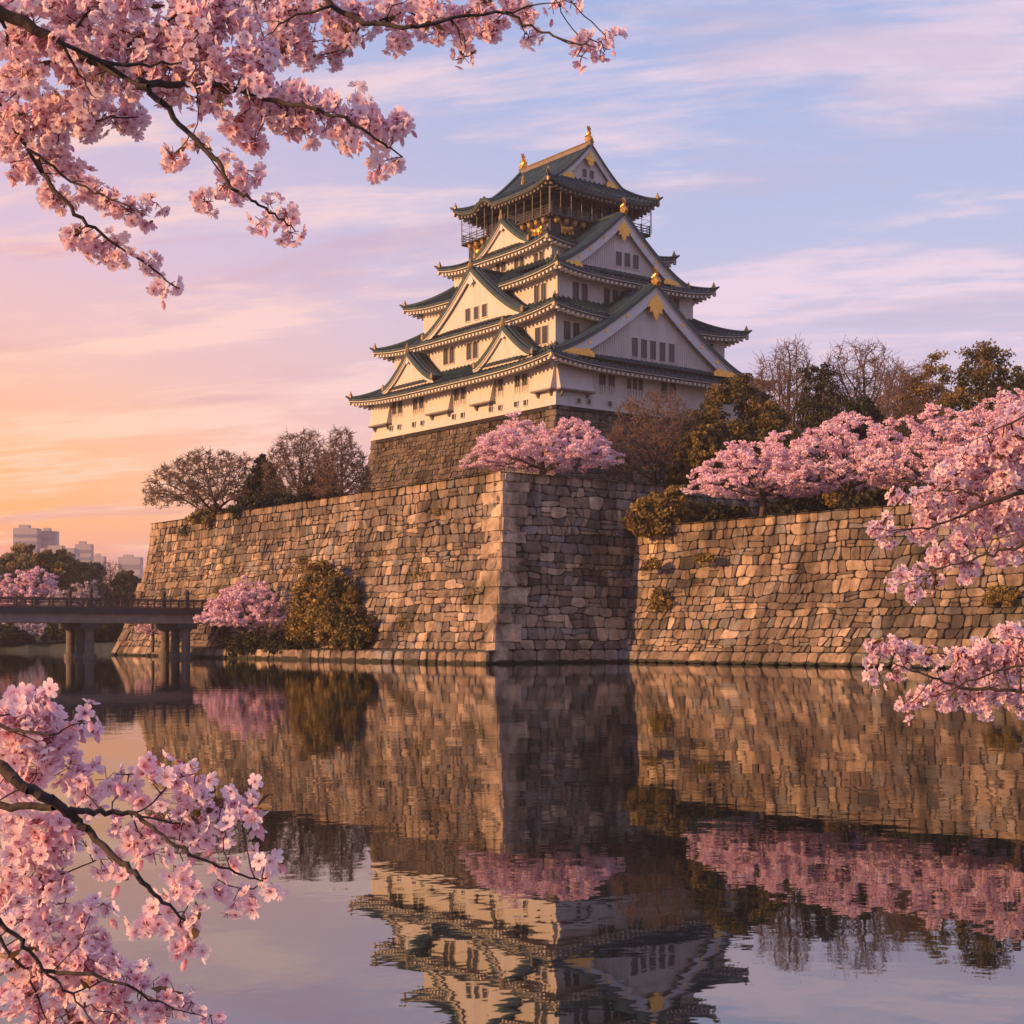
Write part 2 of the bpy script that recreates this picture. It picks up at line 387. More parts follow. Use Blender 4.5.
def stone_face(name, A, B, n_, H, binset, L_start_in, L_end_in, sx, sy, material, parent, seed, zb=0.0, corner0=False, corner1=False, mbs=None, cs=1.0, base=1.2, cop=1.0, curve=1.7, rb=.10, proud=0):
    """A->B is the bottom line (2D); n_ outward normal. top is inset by binset; the ends move inward by L_*_in at the top"""
    rnd = random.Random(seed)
    A = Vector(A); B = Vector(B); L = (B-A).length; U = (B-A)/L; n_ = Vector(n_)
    def ins(w_):
        v = min(1, max(0, w_/H)); return 1-(1-v)**curve
    def pos(u, w_, d):
        k = ins(w_); s = u/L
        uu = u+L_start_in*k*(1-s)-L_end_in*k*s
        q = A+U*uu-n_*(binset*k)+n_*d
        return (q.x, q.y, zb+w_)
    mb = mbs[0] if mbs else MB()
    top = H-cop
    cells = coursed(L, top, sx, sy, 0, base, rnd)
    stone_cells(mb, cells, pos, rnd, rounds=1, gap=.032*sx, bulge=rb*sx)
    if base > 0: stone_cells(mb, rects(0, L, 0, base, sx*1.7, rnd), pos, rnd, gap=.05, bulge=.12, tone=(.35, 1), proud=proud)
    if cop > 0: stone_cells(mb, rects(0, L, top, H, sx*1.35, rnd), pos, rnd, gap=.04, bulge=.07, tone=(.35, .95))
    for side, on in ((0, corner0), (1, corner1)):
        if not on: continue
        wz = 0; k = on if on in (1, 2) else 1
        i = k
        rr = random.Random(seed // 10 * 10+5)
        while wz < H-.1:
            h = min(cs*(1.75-.75*wz/H)*rr.uniform(.85, 1.15), H-wz)
            if H-wz-h < .4: h = H-wz
            ln = (3.3 if i % 2 else 1.9)*cs*rr.uniform(.85, 1.15)
            pl = [(-.16, wz), (ln, wz), (ln, wz+h), (-.16, wz+h)] if side == 0 else [(L-ln, wz), (L+.16, wz), (L+.16, wz+h), (L-ln, wz+h)]
            stone_cells(mb, [pl], lambda u, q, d: pos(u, q, d if d < -.2 else d+.13), rnd, gap=.03, bulge=.07, tone=(.80, 1.0), rounds=0)
            wz += h; i += 1
    # backing earth between the stones
    nb = 24; vs = []; fs = []
    for i in range(nb+1):
        for s in (0, 1): vs.append(pos(L*s, H*i/nb, -.16))
    for i in range(nb): fs.append((2*i, 2*i+1, 2*i+3, 2*i+2))
    bk = mbs[1] if mbs else MB(); bk.add(vs, fs)
    if mbs: return pos
    o = mb.build(name, material, parent, smooth=False)
    bk.build('joint_bed', M['joint'], parent)
    return pos

def ground_poly(name, pts, z, m, kind='structure'):
    mb = MB(); mb.add([(x, y, z) for x, y in pts], [tuple(range(len(pts)))]); o = mb.build(name, m); tag(o, kind=kind); return o

# ---- water and land
mb = MB(); mb.add([(-2500,-2500,0),(3500,-2500,0),(3500,3500,0),(-2500,3500,0)], [(0,1,2,3)])
tag(mb.build('water', M['water']), kind='structure')
mb = MB(); mb.add([(-2520,-2520,-6),(3520,-2520,-6),(3520,3520,-6),(-2520,3520,-6)], [(0,1,2,3)])
tag(mb.build('ground', M['bank']), kind='structure')
# plateau of the bastion and the lower terrace
mb = MB(); mb.add([(86.6,114.4,18.6),(330,114.4,18.6),(330,197.8,18.6),(86.6,197.8,18.6),(86.6,114.4,-1),(330,114.4,-1),(330,197.8,-1),(86.6,197.8,-1)],
                  [(0,1,2,3)])
tag(mb.build('upper_ground', M['soil']), kind='structure')
ground_poly('lower_ground', [(102.1,20),(330,20),(330,114.6),(102.1,114.6)], 13.7, M['soil'])

# bastion
bw = empty('stone_wall', (82, 110, 0), 'tall corner bastion of rough moat stones, its left face lit orange and its right face in shade', 'stone wall')
bwi = (82, 110, 0)
def rel(parent_loc, o):
    o.matrix_parent_inverse.identity()
    return o
def reparent(root):
    # children were built in world coordinates: shift them so that they sit right under the root
    for ch in root.children:
        ch.location = tuple(ch.location[i]-root.location[i] for i in range(3)) if root.rotation_euler.z == 0 else ch.location
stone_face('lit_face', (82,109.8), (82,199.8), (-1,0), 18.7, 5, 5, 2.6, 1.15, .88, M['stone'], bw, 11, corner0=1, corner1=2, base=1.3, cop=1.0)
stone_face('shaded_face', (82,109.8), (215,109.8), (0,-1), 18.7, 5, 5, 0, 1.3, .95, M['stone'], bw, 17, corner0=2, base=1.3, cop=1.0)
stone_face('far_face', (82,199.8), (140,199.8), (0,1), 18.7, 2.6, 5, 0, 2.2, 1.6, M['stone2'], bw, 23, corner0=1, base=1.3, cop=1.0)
reparent(bw)
rw = empty('stone_wall', (98.5, 60, 0), 'lower long moat wall of rounded brown stones with pale square blocks along its foot, right of the bastion', 'stone wall')
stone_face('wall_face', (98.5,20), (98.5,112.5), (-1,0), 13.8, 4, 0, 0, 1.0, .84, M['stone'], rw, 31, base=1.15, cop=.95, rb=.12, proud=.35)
reparent(rw)
# castle base
CX, CY = 144.9, 177.8
a_, b_ = 18.6+5.2, 23.0+5.2
kmb = (MB(), MB())
for args, kw in ((((CX-a_, CY-b_), (CX-a_, CY+b_), (-1,0)), dict(corner0=1, corner1=1, seed=41, s=(.95,.75))), (((CX-a_, CY-b_), (CX+a_, CY-b_), (0,-1)), dict(corner0=2, corner1=1, seed=47, s=(.95,.75))),
                 (((CX+a_, CY-b_), (CX+a_, CY+b_), (1,0)), dict(seed=48, s=(2.5,2))), (((CX-a_, CY+b_), (CX+a_, CY+b_), (0,1)), dict(seed=49, s=(2.5,2)))):
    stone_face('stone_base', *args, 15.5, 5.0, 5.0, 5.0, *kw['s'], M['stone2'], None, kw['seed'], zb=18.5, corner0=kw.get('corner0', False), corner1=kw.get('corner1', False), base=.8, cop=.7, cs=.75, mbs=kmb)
kmb[1].box(CX-19, CX+19, CY-23.4, CY+23.4, 33.4, 33.95)
# low stone ledge at the foot of the bastion
lg = empty('stone_ledge', (80, 140, 0), 'low ledge of square stones at the waterline along the foot of the lit bastion wall', 'ledge')
rnd = random.Random(5)
mb = MB()
pl = rects(-1.5, 66, -.2, 1.15, 1.5, rnd)
def lp(u, w_, d): return (79.9-d+w_*.15, 109.5+u+ (0.0), w_)
stone_cells(mb, pl, lp, rnd, gap=.05, bulge=.13, tone=(.4, 1), proud=.0)
mb.build('block_course', M['stone'], lg)
mb = MB(); vs = []; fs = []
for i in range(67):
    for j in range(4):
        vs.append((79.95+j*.9, 109.6+i, 1.0+.15*noise.noise(Vector((i*.7, j, 0)))+.1*j))
for i in range(66):
    for j in range(3): fs.append((i*4+j, i*4+j+1, i*4+j+5, i*4+j+4))
mb.add(vs, fs); mb.build('ledge_top', M['soil'], lg)
reparent(lg)
# ------------------------------------------------------------------ castle keep (world axes: x runs back along the shaded face, y back along the lit face)
keep = empty('castle_keep', (CX, CY, 34), 'white five tiered castle keep with curved green tiled roofs, gables and gilt roof ornaments', 'castle')
kbo = kmb[0].build('stone_base', M['stone2'], keep, loc=(CX, CY, 34)); kbo.location = (0, 0, 0)
kb2 = kmb[1].build('joint_bed', M['joint'], kbo, loc=(CX, CY, 34)); kb2.location = (0, 0, 0)
class KB(MB):
    """mesh in coordinates local to the keep's centre, absolute z"""
    def build(s, name, m_, parent=keep, smooth=False):
        s.v = [(a, b, c-34) for a, b, c in s.v]
        return MB.build(s, name, m_, parent, smooth)
def side_map(side, A, B):
    """returns (L along half length, D out half, f(s, d, z) -> local xyz) ; s along the side, d outward distance from the centre"""
    if side == 'w': return B, A, lambda s, d, z: (-d, -s, z)     # lit face, -x
    if side == 'e': return B, A, lambda s, d, z: (d, s, z)
    if side == 's': return A, B, lambda s, d, z: (s, -d, z)      # shaded face, -y
    return A, B, lambda s, d, z: (-s, d, z)
def skirt_roof(ai, bi, ao, bo, zi, zo, lift, pitch=.95, bumps=None, thick=.5, em=None):
    thick = .56
    """hipped ring of roof from the inner rectangle (ai,bi) at zi down to the eaves (ao,bo) at zo, corners swept up by lift"""
    tile = KB(); white = KB(); rf = white
    for side in 'wens':
        bump = (bumps or {}).get(side)
        Li, Di, f = side_map(side, ai, bi); Lo, Do, _ = side_map(side, ao, bo)
        oL = Lo-Li; oD = Do-Di
        def zz(s, t, und=0):
            k = abs(s)/Lo
            c = zi+(zo-zi)*(1-max(0,1-t)**1.35) if not und else 0
            z = c+lift*(k**4.2)*t**1.5
            if bump:
                q = abs(s-bump[0])/bump[1]
                if q < 1: z += bump[2]*(.5+.5*math.cos(PI*q))*t**3
            return z
        n = int(2*Lo/pitch)*4; nt_ = 7
        vs = []; fs = []
        for i in range(n+1):
            s = -Lo+2*Lo*i/n
            tm = max(0.0, (abs(s)-Li)/oL) if oL > 0 else 0
            rib = .28*max(0, math.cos(2*PI*s/pitch))**1.3
            for j in range(nt_+1):
                t = tm+(1-tm)*j/nt_
                vs.append(f(s, Di+oD*t, zz(s, t)+rib))
        for i in range(n):
            for j in range(nt_):
                a = i*(nt_+1)+j; fs.append((a, a+1, a+nt_+2, a+nt_+1))
        tile.add(vs, fs)
        # eave edge : tile ends, white band, soffit
        m_ = 80
        def strip(mb, d0, z0, d1, z1, c=.5):
            vs = []; fs = []
            for i in range(m_+1):
                s = -Lo+2*Lo*i/m_; z = zz(s, 1)
                k0 = (Do+d0)/Do
                vs.append(f(s*(Lo+d0)/Lo, Do+d0, z+z0)); vs.append(f(s*(Lo+d1)/Lo, Do+d1, z+z1))
            for i in range(m_): fs.append((2*i, 2*i+1, 2*i+3, 2*i+2))
            mb.add(vs, fs, c)
        strip(tile, 0.0, .05, 0.0, -.34)
        strip(tile, 0.0, -.34, -.08, -.34)
        strip(white, -.08, -.34, -.08, -.46, 1.0)
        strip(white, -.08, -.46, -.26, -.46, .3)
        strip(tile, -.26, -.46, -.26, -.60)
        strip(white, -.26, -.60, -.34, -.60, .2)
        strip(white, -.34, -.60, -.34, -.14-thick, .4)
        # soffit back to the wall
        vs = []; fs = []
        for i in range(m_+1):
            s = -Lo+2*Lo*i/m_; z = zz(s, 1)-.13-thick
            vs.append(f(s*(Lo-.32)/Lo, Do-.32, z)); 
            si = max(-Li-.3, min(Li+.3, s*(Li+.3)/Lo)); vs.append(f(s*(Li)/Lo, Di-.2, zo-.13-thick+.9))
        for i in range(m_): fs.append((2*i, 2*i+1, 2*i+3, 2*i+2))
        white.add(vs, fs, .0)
        if True:
            nr = int(2*Lo/.86)
            for i in range(nr+1):
                s = -Lo+.15+(2*Lo-.3)*i/nr; z = zz(s, 1)-.14-thick
                L2 = min(1.5, oD*.8)
                inn = max(Do-L2, Di) if abs(s) < Li else max(Do-L2, Di+oD*(abs(s)-Li)/oL)
                if Do-inn < .45: inn = Do-.45
                a0 = f(s-.11, Do-.34, z); vs = []
                for (ss, dd, zz_) in ((s-.2, Do-.30, 0.02), (s+.2, Do-.30, 0.02), (s+.2, inn, .12), (s-.2, inn, .12), (s-.19, Do-.30, -.30), (s+.19, Do-.30, -.30), (s+.2, inn, -.16), (s-.2, inn, -.16)):
                    vs.append(f(ss, dd, z+zz_))
                rf.add(vs, [(0,1,2,3),(4,7,6,5),(0,4,5,1),(1,5,6,2),(2,6,7,3),(3,7,4,0)], 1.0)
        # row of round tile ends
        nr = int(2*Lo/pitch)
    tile_o = tile.build('tiled_roof', M['tile'])
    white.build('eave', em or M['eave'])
    # hip ridges with upturned tips
    for sx in (-1, 1):
        for sy in (-1, 1):
            pts = []; rs = []
            for j in range(9):
                t = j/8
                z = zi+(zo-zi)*(1-max(0,1-t)**1.35)+lift*t**1.5
                pts.append((sx*(ai+(ao-ai)*t), sy*(bi+(bo-bi)*t), z+.16)); rs.append(.24)
            pts.append((sx*(ao+.35), sy*(bo+.35), zo+lift+.42)); rs.append(.12)
            h = KB(); h.tube(pts, rs, 6); ho = h.build('hip_ridge', M['tiledark'])
            g_ = KB()
            cx_, cy_, cz_ = sx*(ao-.25), sy*(bo-.25), zo+lift
            g_.lathe([(.30, cz_+.15), (.34, cz_+.45), (.2, cz_+.75), (.05, cz_+1.15)], cx_, cy_, 6)
            g_.build('ridge_end_ornament', M['bronze'], ho)
            g_ = KB(); g_.tube([(sx*(ao-.15), sy*(bo-.15), zo+lift-.5), (sx*(ao-.1), sy*(bo-.1), zo+lift-1.0)], [.26, .15], 6)
            g_.build('corner_bell', M['bronze'], ho)
    return tile_o
def gable(side, c, D, halfw, zb, h, depth, expo=1.30, over=.55, face_in=.9, board=.75, windows=None, orn='gilt', slats=False, pitch=.95, big=False, footlift=0.35, ornament_scale=1.0):
    """triangular gable: side, centre along the side (s), D = outward distance of the gable's front edge, foot height zb, rise h, roof runs back depth"""
    _, _, f = side_map(side, 1, 1)
    def prof(q):                      # q in -1..1 -> height above zb
        a = min(1, abs(q)); return h*(1-a)**expo+footlift*a**5
    n = 26; dn = int(depth/pitch)*4
    t = KB(); vs = []; fs = []
    qs = [(-1+2*i/n) for i in range(n+1)]
    for j in range(dn+1):
        d = D-depth*j/dn; rib = .28*max(0, math.cos(2*PI*(d-D)/pitch))**1.3
        for q in qs: vs.append(f(c+q*halfw, d, zb+prof(q)+rib))
    for j in range(dn):
        for i in range(n):
            a = j*(n+1)+i; fs.append((a, a+n+1, a+n+2, a+1))
    t.add(vs, fs)
    root = t.build('gable_roof', M['tile'])
    # front edge bands (verge)
    def band(mb, d, z0, z1, w0=1.0, w1=1.0, dback=None, c_=.5, lim=1.0):
        """vertical band in the plane d, between heights prof-z0 and prof-z1"""
        vs = []; fs = []
        for q in qs:
            q_ = q*lim
            vs.append(f(c+q_*halfw, d, zb+prof(q_)-z0)); vs.append(f(c+q_*halfw, d, zb+prof(q_)-z1))
        k = len(qs)
        for i in range(k-1): fs.append((2*i, 2*i+2, 2*i+3, 2*i+1))
        if dback is not None:
            b0 = len(vs)
            for q in qs:
                q_ = q*lim; vs.append(f(c+q_*halfw, dback, zb+prof(q_)-z1))
            for i in range(k-1): fs.append((2*i+1, 2*i+3, b0+i+1, b0+i))
        mb.add(vs, fs, c_)
    b1 = KB(); band(b1, D+.02, -.16, .34, dback=D-.10); 
    for off, up in ((.2, .22), (.95, .34), (1.7, .34)):
        b1.tube([f(c+halfw*u, D-off, zb+prof(u)+up) for u in [k/14-1 for k in range(29)]], .27, 6)
    b1.build('verge_tiles', M['tiledark'], root)
    b2 = KB(); band(b2, D-.06, .34, .50, dback=D-.2); b2.build('verge_edge', M['trimw'], root)
    b3 = KB(); band(b3, D-.22, .50, .52+board*(1.3 if big else .9), dback=D-.42); b3.build('bargeboard', M['boardw'] if orn == 'gilt' else M['plaster'], root)
    # plaster face
    fc = KB(); vs = []; fs = []
    dz_ = .3+board*.7
    for q in qs:
        q_ = q*.97; zt = max(.02, prof(q_)-dz_)
        vs.append(f(c+q_*halfw, D-face_in, zb+zt)); vs.append(f(c+q_*halfw, D-face_in, zb-.25))
    for i in range(n): fs.append((2*i, 2*i+2, 2*i+3, 2*i+1))
    fc.add(vs, fs)
    if slats:
        k = int(halfw*2/.42)
        for i in range(k+1):
            s = -halfw+2*halfw*i/k; q = s/halfw; zt = prof(q)-dz_-board*.8
            if zt < .9: continue
            if windows and min(q_[0]-q_[2]/2 for q_ in windows)-.3 < c+s < max(q_[0]+q_[2]/2 for q_ in windows)+.3: continue
            for (s0, s1) in ((s-.07, s+.07),):
                p = [f(c+s0, D-face_in, zb+.8), f(c+s1, D-face_in, zb+.8), f(c+s1, D-face_in, zb+zt), f(c+s0, D-face_in, zb+zt)]
                p2 = [f(c+s0, D-face_in+.10, zb+.8), f(c+s1, D-face_in+.10, zb+.8), f(c+s1, D-face_in+.10, zb+zt), f(c+s0, D-face_in+.10, zb+zt)]
                fc.add(p+p2, [(4,5,6,7),(0,4,7,3),(1,2,6,5)])
    fc.build('gable_face', M['plaster'], root)
    # ledge roof under the face
    lb = KB(); w_ = halfw*.78; z0 = zb-.1
    vs = []; fs = []
    k = int(2*w_/pitch)*4
    for i in range(k+1):
        s = -w_+2*w_*i/k; rib = .08*max(0, math.cos(2*PI*s/pitch))**1.5
        up = (.9 if big else .55)
        vs.append(f(c+s, D-face_in+.03, zb+up*1.0*(1-abs(s/w_)**6)+rib)); vs.append(f(c+s, D-.05, zb+.1+rib))
    for i in range(k): fs.append((2*i, 2*i+1, 2*i+3, 2*i+2))
    lb.add(vs, fs); lb.build('ledge_tiles', M['tile'], root)
    # ridge tube and end ornament
    rd = KB(); rd.tube([f(c, D+.1, zb+h+.2), f(c, D-depth, zb+h+.2)], .26, 6); rd.build('ridge', M['tiledark'], root)
    # gilt pendant under the apex
    g_ = KB(); s_ = ornament_scale
    def plate(pts, d0, d1, mb):
        k = len(pts); vs = [f(c+a, D-d0, b) for a, b in pts]+[f(c+a, D-d1, b) for a, b in pts]
        mb.add(vs, [tuple(range(k)), tuple(range(k, 2*k))[::-1]]+[(i, (i+1) % k, k+(i+1) % k, k+i) for i in range(k)])
    zt = zb+h-.75*board-.3
    if orn == 'gilt':
        o = [(0, 0), (.28, -.32), (.62, -.62), (.95, -1.15), (.62, -1.2), (.72, -1.62), (.38, -1.5), (.22, -1.9), (0, -2.25), (-.22, -1.9), (-.38, -1.5), (-.72, -1.62), (-.62, -1.2), (-.95, -1.15), (-.62, -.62), (-.28, -.32)]
        plate([(a*s_, zt+b*s_) for a, b in o], .12, .3, g_); g_.build('gable_ornament', M['gold'], root)
        for sg in (-1, 1):
            o = [(sg*halfw*.93, zb+.28), (sg*halfw*.60, zb+.12), (sg*halfw*.60, zb+.42*s_), (sg*halfw*.66, zb+.75*s_), (sg*halfw*.74, zb+.55*s_), (sg*halfw*.79, zb+.62*s_)]
            if sg < 0: o = o[::-1]
            g_ = KB(); plate(o, .1, .3, g_); g_.build('foot_ornament', M['gold'], root)
            # nail covers on the bargeboard
            for q in (.28, .48, .64):
                zc = zb+prof(q)-.4-board*.5
                rr = .16*s_
                g_ = KB(); plate([(sg*halfw*q+rr*math.cos(2*PI*k/7), zc+rr*math.sin(2*PI*k/7)) for k in range(7)], .13, .25, g_); g_.build('nail_cover', M['gold'], root)
    else:
        o = [(0, 0), (.22, -.3), (.42, -.75), (.18, -.8), (0, -1.1), (-.18, -.8), (-.42, -.75), (-.22, -.3)]
        plate([(a*s_, zt+b*s_) for a, b in o], .12, .3, g_); g_.build('gable_ornament', M['boardw'], root)
    # end tile ornament on the ridge
    e_ = KB()
    x0, y0, _z = f(c, D-.15, 0)
    zr = zb+h+.25
    if big:
        add_shachi(e_, x0, y0, zr-.2, f, (1.0 if halfw > 15 else .85))
        e_.build('ridge_fish', M['gold'], root)
    else:
        e_.lathe([(.30, zr-.2), (.42, zr+.15), (.34, zr+.5), (.16, zr+.8), (.20, zr+1.0), (.04, zr+1.45)], x0, y0, 7); e_.build('ridge_end_ornament', M['bronze' if not big else 'gold'], root)
    # feet ornaments
    for sg in (-1, 1):
        x1, y1, _z = f(c+sg*(halfw-.25), D-.1, 0); k_ = KB()
        k_.lathe([(.22, zb+footlift-.1), (.32, zb+footlift+.25), (.2, zb+footlift+.55), (.04, zb+footlift+.85)], x1, y1, 6); k_.build('foot_tile', M['bronze'], root)
    if windows:
        for (s0, z0, w0, h0) in windows: win(side, s0, D-face_in, z0, w0, h0, root)
    return root
def add_shachi(mb, x, y, z, f, k):
    """dolphin-fish roof figure: head down on the ridge, tail curling up"""
    ox, oy, _ = f(0, 1, 0)                        # outward direction
    path = [(-.45, .08, .40), (-.15, .3, .62), (.15, .65, .66), (.25, 1.0, .55), (.10, 1.35, .40), (-.10, 1.6, .28), (-.05, 1.8, .2)]
    mb.tube([(x-ox*a*k*1.2, y-oy*a*k*1.2, z+b*k) for a, b, r in path], [r*k for a, b, r in path], 8)
    px_, py_ = -oy, ox
    for tip in ((-.75, 2.35), (.65, 2.45), (-.02, 2.65)):             # tail fins
        a = tip[0]
        mb.tube([(x, y, z+1.7*k), (x+px_*a*k*.6-ox*a*.3*k, y+py_*a*k*.6-oy*a*.3*k, z+tip[1]*.93*k), (x+px_*a*k-ox*a*.5*k, y+py_*a*k-oy*a*.5*k, z+tip[1]*k)], [.2*k, .2*k, .03*k], 5)
    for sg in (-1, 1):                                             # side fins
        mb.tube([(x, y, z+.7*k), (x+px_*sg*.75*k, y+py_*sg*.75*k, z+1.15*k)], [.22*k, .04*k], 5)
    for i in range(5):                                              # dorsal spikes
        a, b, r = path[1+i]
        mb.tube([(x-ox*(a+r*.8)*k, y-oy*(a+r*.8)*k, z+b*k), (x-ox*(a+r*1.7)*k, y-oy*(a+r*1.7)*k, z+(b+.22)*k)], [.1*k, .02*k], 4)
win_n = [0]
def win(side, s, D, z0, w_, h, parent=keep, bars=None):
    """recessed window with a frame, dark opening and upright bars"""
    _, _, f = side_map(side, 1, 1)
    fr = KB(); t = .09
    def bx(mb, s0, s1, za, zb_, d0, d1):
        vs = [f(s0, d0, za), f(s1, d0, za), f(s1, d1, za), f(s0, d1, za), f(s0, d0, zb_), f(s1, d0, zb_), f(s1, d1, zb_), f(s0, d1, zb_)]
        mb.add(vs, [(0,3,2,1),(4,5,6,7),(0,1,5,4),(1,2,6,5),(2,3,7,6),(3,0,4,7)])
    a, b = s-w_/2, s+w_/2
    bx(fr, a-t, a, z0-t, z0+h+t, D-.02, D+.10); bx(fr, b, b+t, z0-t, z0+h+t, D-.02, D+.10)
    bx(fr, a, b, z0+h, z0+h+t, D-.02, D+.10); bx(fr, a-.04, b+.04, z0-t-.02, z0, D-.02, D+.16)
    fo = fr.build('window', M['trimw'], parent)
    p = KB(); bx(p, a, b, z0, z0+h, D-.02, D+.012); p.build('pane', M['glassdark'], fo)
    l = KB(); nb = bars or max(2, int(w_/.34))
    for i in range(nb):
        c_ = a+(i+.5)*(b-a)/nb; bx(l, c_-.045, c_+.045, z0, z0+h, D+.02, D+.08)
    l.build('lattice', M['lattice'], fo)
def loop(side, s, D, z0, w_=.62, h=.62, parent=keep):
    _, _, f = side_map(side, 1, 1)
    fr = KB()
    for (a, b, c_, d_) in ((s-w_/2-.08, s+w_/2+.08, z0-.08, z0), (s-w_/2-.08, s+w_/2+.08, z0+h, z0+h+.08), (s-w_/2-.08, s-w_/2, z0, z0+h), (s+w_/2, s+w_/2+.08, z0, z0+h)):
        vs = [f(a, D-.02, c_), f(b, D-.02, c_), f(b, D+.08, c_), f(a, D+.08, c_), f(a, D-.02, d_), f(b, D-.02, d_), f(b, D+.08, d_), f(a, D+.08, d_)]
        fr.add(vs, [(0,3,2,1),(4,5,6,7),(0,1,5,4),(1,2,6,5),(2,3,7,6),(3,0,4,7)])
    fo = fr.build('loophole', M['trimw'], parent)
    p = KB(); vs = [f(s-w_/2, D+.012, z0), f(s+w_/2, D+.012, z0), f(s+w_/2, D+.012, z0+h), f(s-w_/2, D+.012, z0+h)]
    p.add(vs, [(0,1,2,3)]); p.build('opening', M['glassdark'], fo)
def wallring(name, A, B, z0, z1, m_=None, flare=0):
    w_ = KB(); vs = []
    for z, k in ((z0, flare), (z0+(z1-z0)*.3, flare*.25), (z0+(z1-z0)*.55, 0), (z1, 0)):
        vs += [(-A-k, -B-k, z), (A+k, -B-k, z), (A+k, B+k, z), (-A-k, B+k, z)]
    fs = []
    for i in range(3):
        for j in range(4): fs.append((i*4+j, i*4+(j+1) % 4, i*4+4+(j+1) % 4, i*4+4+j))
    fs.append((12,13,14,15)); w_.add(vs, fs)
    return w_.build(name, m_ or M['plaster'])
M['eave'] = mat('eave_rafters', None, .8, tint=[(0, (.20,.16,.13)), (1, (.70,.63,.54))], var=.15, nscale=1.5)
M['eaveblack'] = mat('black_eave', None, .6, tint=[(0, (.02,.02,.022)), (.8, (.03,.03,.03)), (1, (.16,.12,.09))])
# storeys: (half x, half y, z bottom, z top)
W1 = (18.6, 23.0); W2 = (16.5, 20.3); W3 = (13.3, 16.8); W4 = (10.6, 12.2); W5 = (9.2, 10.2)
wallring('storey_wall', *W1, 33.96, 40.9, flare=.35)
wallring('storey_wall', *W2, 42.0, 48.2)
wallring('storey_wall', *W3, 49.6, 55.0)
wallring('storey_wall', *W4, 56.6, 60.4)
wallring('storey_wall', *W5, 61.0, 64.2, M['black'])
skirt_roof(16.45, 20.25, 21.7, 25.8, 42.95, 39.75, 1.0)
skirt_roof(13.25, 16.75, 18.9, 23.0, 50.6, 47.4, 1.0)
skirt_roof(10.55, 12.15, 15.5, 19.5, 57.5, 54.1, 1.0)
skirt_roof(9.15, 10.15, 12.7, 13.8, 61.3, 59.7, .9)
# gables on the shaded (south) face
def px2s(side, px, py, D):            # place on the wall plane that stands D out from the centre
    if side == 'w':
        x = CX-D; k = (px-512)/FPX; y = x*(k*FX-RX)/(RY-k*FY); Y = x*FX+y*FY
        return -(y-CY), CAMZ+(638-py)/FPX*Y
    y = CY-D; k = (px-512)/FPX; x = y*(k*FY-RY)/(RX-k*FX); Y = x*FX+y*FY
    return x-CX, CAMZ+(638-py)/FPX*Y
def zoomlist(l, X0, Y0, k): return [(X0+a*k, Y0+b*k) for a, b in l]
k4 = 260/1024
g1w = [(*px2s('s', *p, 23.3), 1.2, 2.7) for p in zoomlist([(372,935),(408,941),(444,947),(481,953),(517,958)], 540, 110, k4)]
g2w = [(*px2s('s', *p, 15.6), 1.2, 2.1) for p in zoomlist([(291,592),(325,598),(358,605)], 540, 110, k4)]
g4w = [(*px2s('w', *p, 16.6), 1.25, 1.9) for p in zoomlist([(505,808),(538,800),(570,790)], 340, 110, k4)]
mid = lambda L_: [(s, z-h/2, w_, h) for s, z, w_, h in L_]
gable('s', -1.3, 24.4, 19.2, 40.75, 11.7, 8.5, big=True, slats=True, board=1.15, face_in=1.1, windows=mid(g1w), footlift=.2, ornament_scale=1.75)
gable('s', -1.3, 17.6, 13.2, 55.0, 9.2, 9.0, big=True, slats=True, board=.95, face_in=1.0, windows=mid(g2w), footlift=.2, ornament_scale=1.4)
gable('w', 1.2, 17.3, 12.8, 48.3, 8.6, 7.0, board=.6, face_in=.7, windows=mid(g4w), footlift=.25, orn='white', ornament_scale=1.7)
gable('w', 13.0, 20.3, 7.0, 41.0, 4.9, 5.5, board=.36, face_in=.6, orn='white', footlift=.3, ornament_scale=1.0)
gable('w', -11.2, 20.3, 7.0, 41.0, 4.9, 5.5, board=.36, face_in=.6, orn='white', footlift=.3, ornament_scale=1.0)
gable('w', 1.2, 11.6, 6.9, 60.5, 4.5, 4.0, board=.34, face_in=.6, orn='white', footlift=.3, ornament_scale=1.0)
# windows
def pairs(side, D, lst, X0, Y0, k, w_, h, gap):
    for p in lst:
        px, py = X0+p[0]*k, Y0+p[1]*k
        s, z = px2s(side, px, py, D)
        for sg in (-1, 1): win(side, s+sg*gap*.84, D, z-h/2-.1, w_*1.12, h*1.08)
kz = 260/1024
pairs('w', W1[0], [(227,430),(310,415),(473,380),(620,348),(715,328)], 340, 300, kz, 1.15, 2.3, 1.0)
pairs('w', W2[0], [(430,220),(522,200),(795,140)], 340, 300, kz, 1.15, 2.3, .95)
s0, z0 = px2s('w', 340+627*kz, 300+172*kz, W2[0]); win('w', s0-.6, W2[0], z0-1.1, 1.0, 2.2)
pairs('w', W3[0], [(790,720)], 340, 110, kz, 1.1, 2.2, .95)
pairs('w', W4[0], [(635,617),(707,603),(785,583)], 340, 110, kz, 1.0, 1.6, .8)
pairs('s', W1[1], [(164,320),(263,331),(505,352)], 540, 300, kz, 1.15, 2.5, 1.0)
for px in (350, 373, 395):
    s0, z0 = px2s('s', 540+px*kz, 300+345*kz, W1[1]); win('s', s0, W1[1], z0-1.25, .9, 2.5)
pairs('s', W2[1], [(124,872)], 540, 110, kz, 1.15, 2.4, 1.0)
s0, z0 = px2s('s', 540+670*kz, 300+200*kz, W2[1]); win('s', s0, W2[1], z0-1.1, 1.2, 2.2)
pairs('s', W3[1], [(157,717),(279,740),(520,772)], 540, 110, kz, 1.1, 2.4, .98)
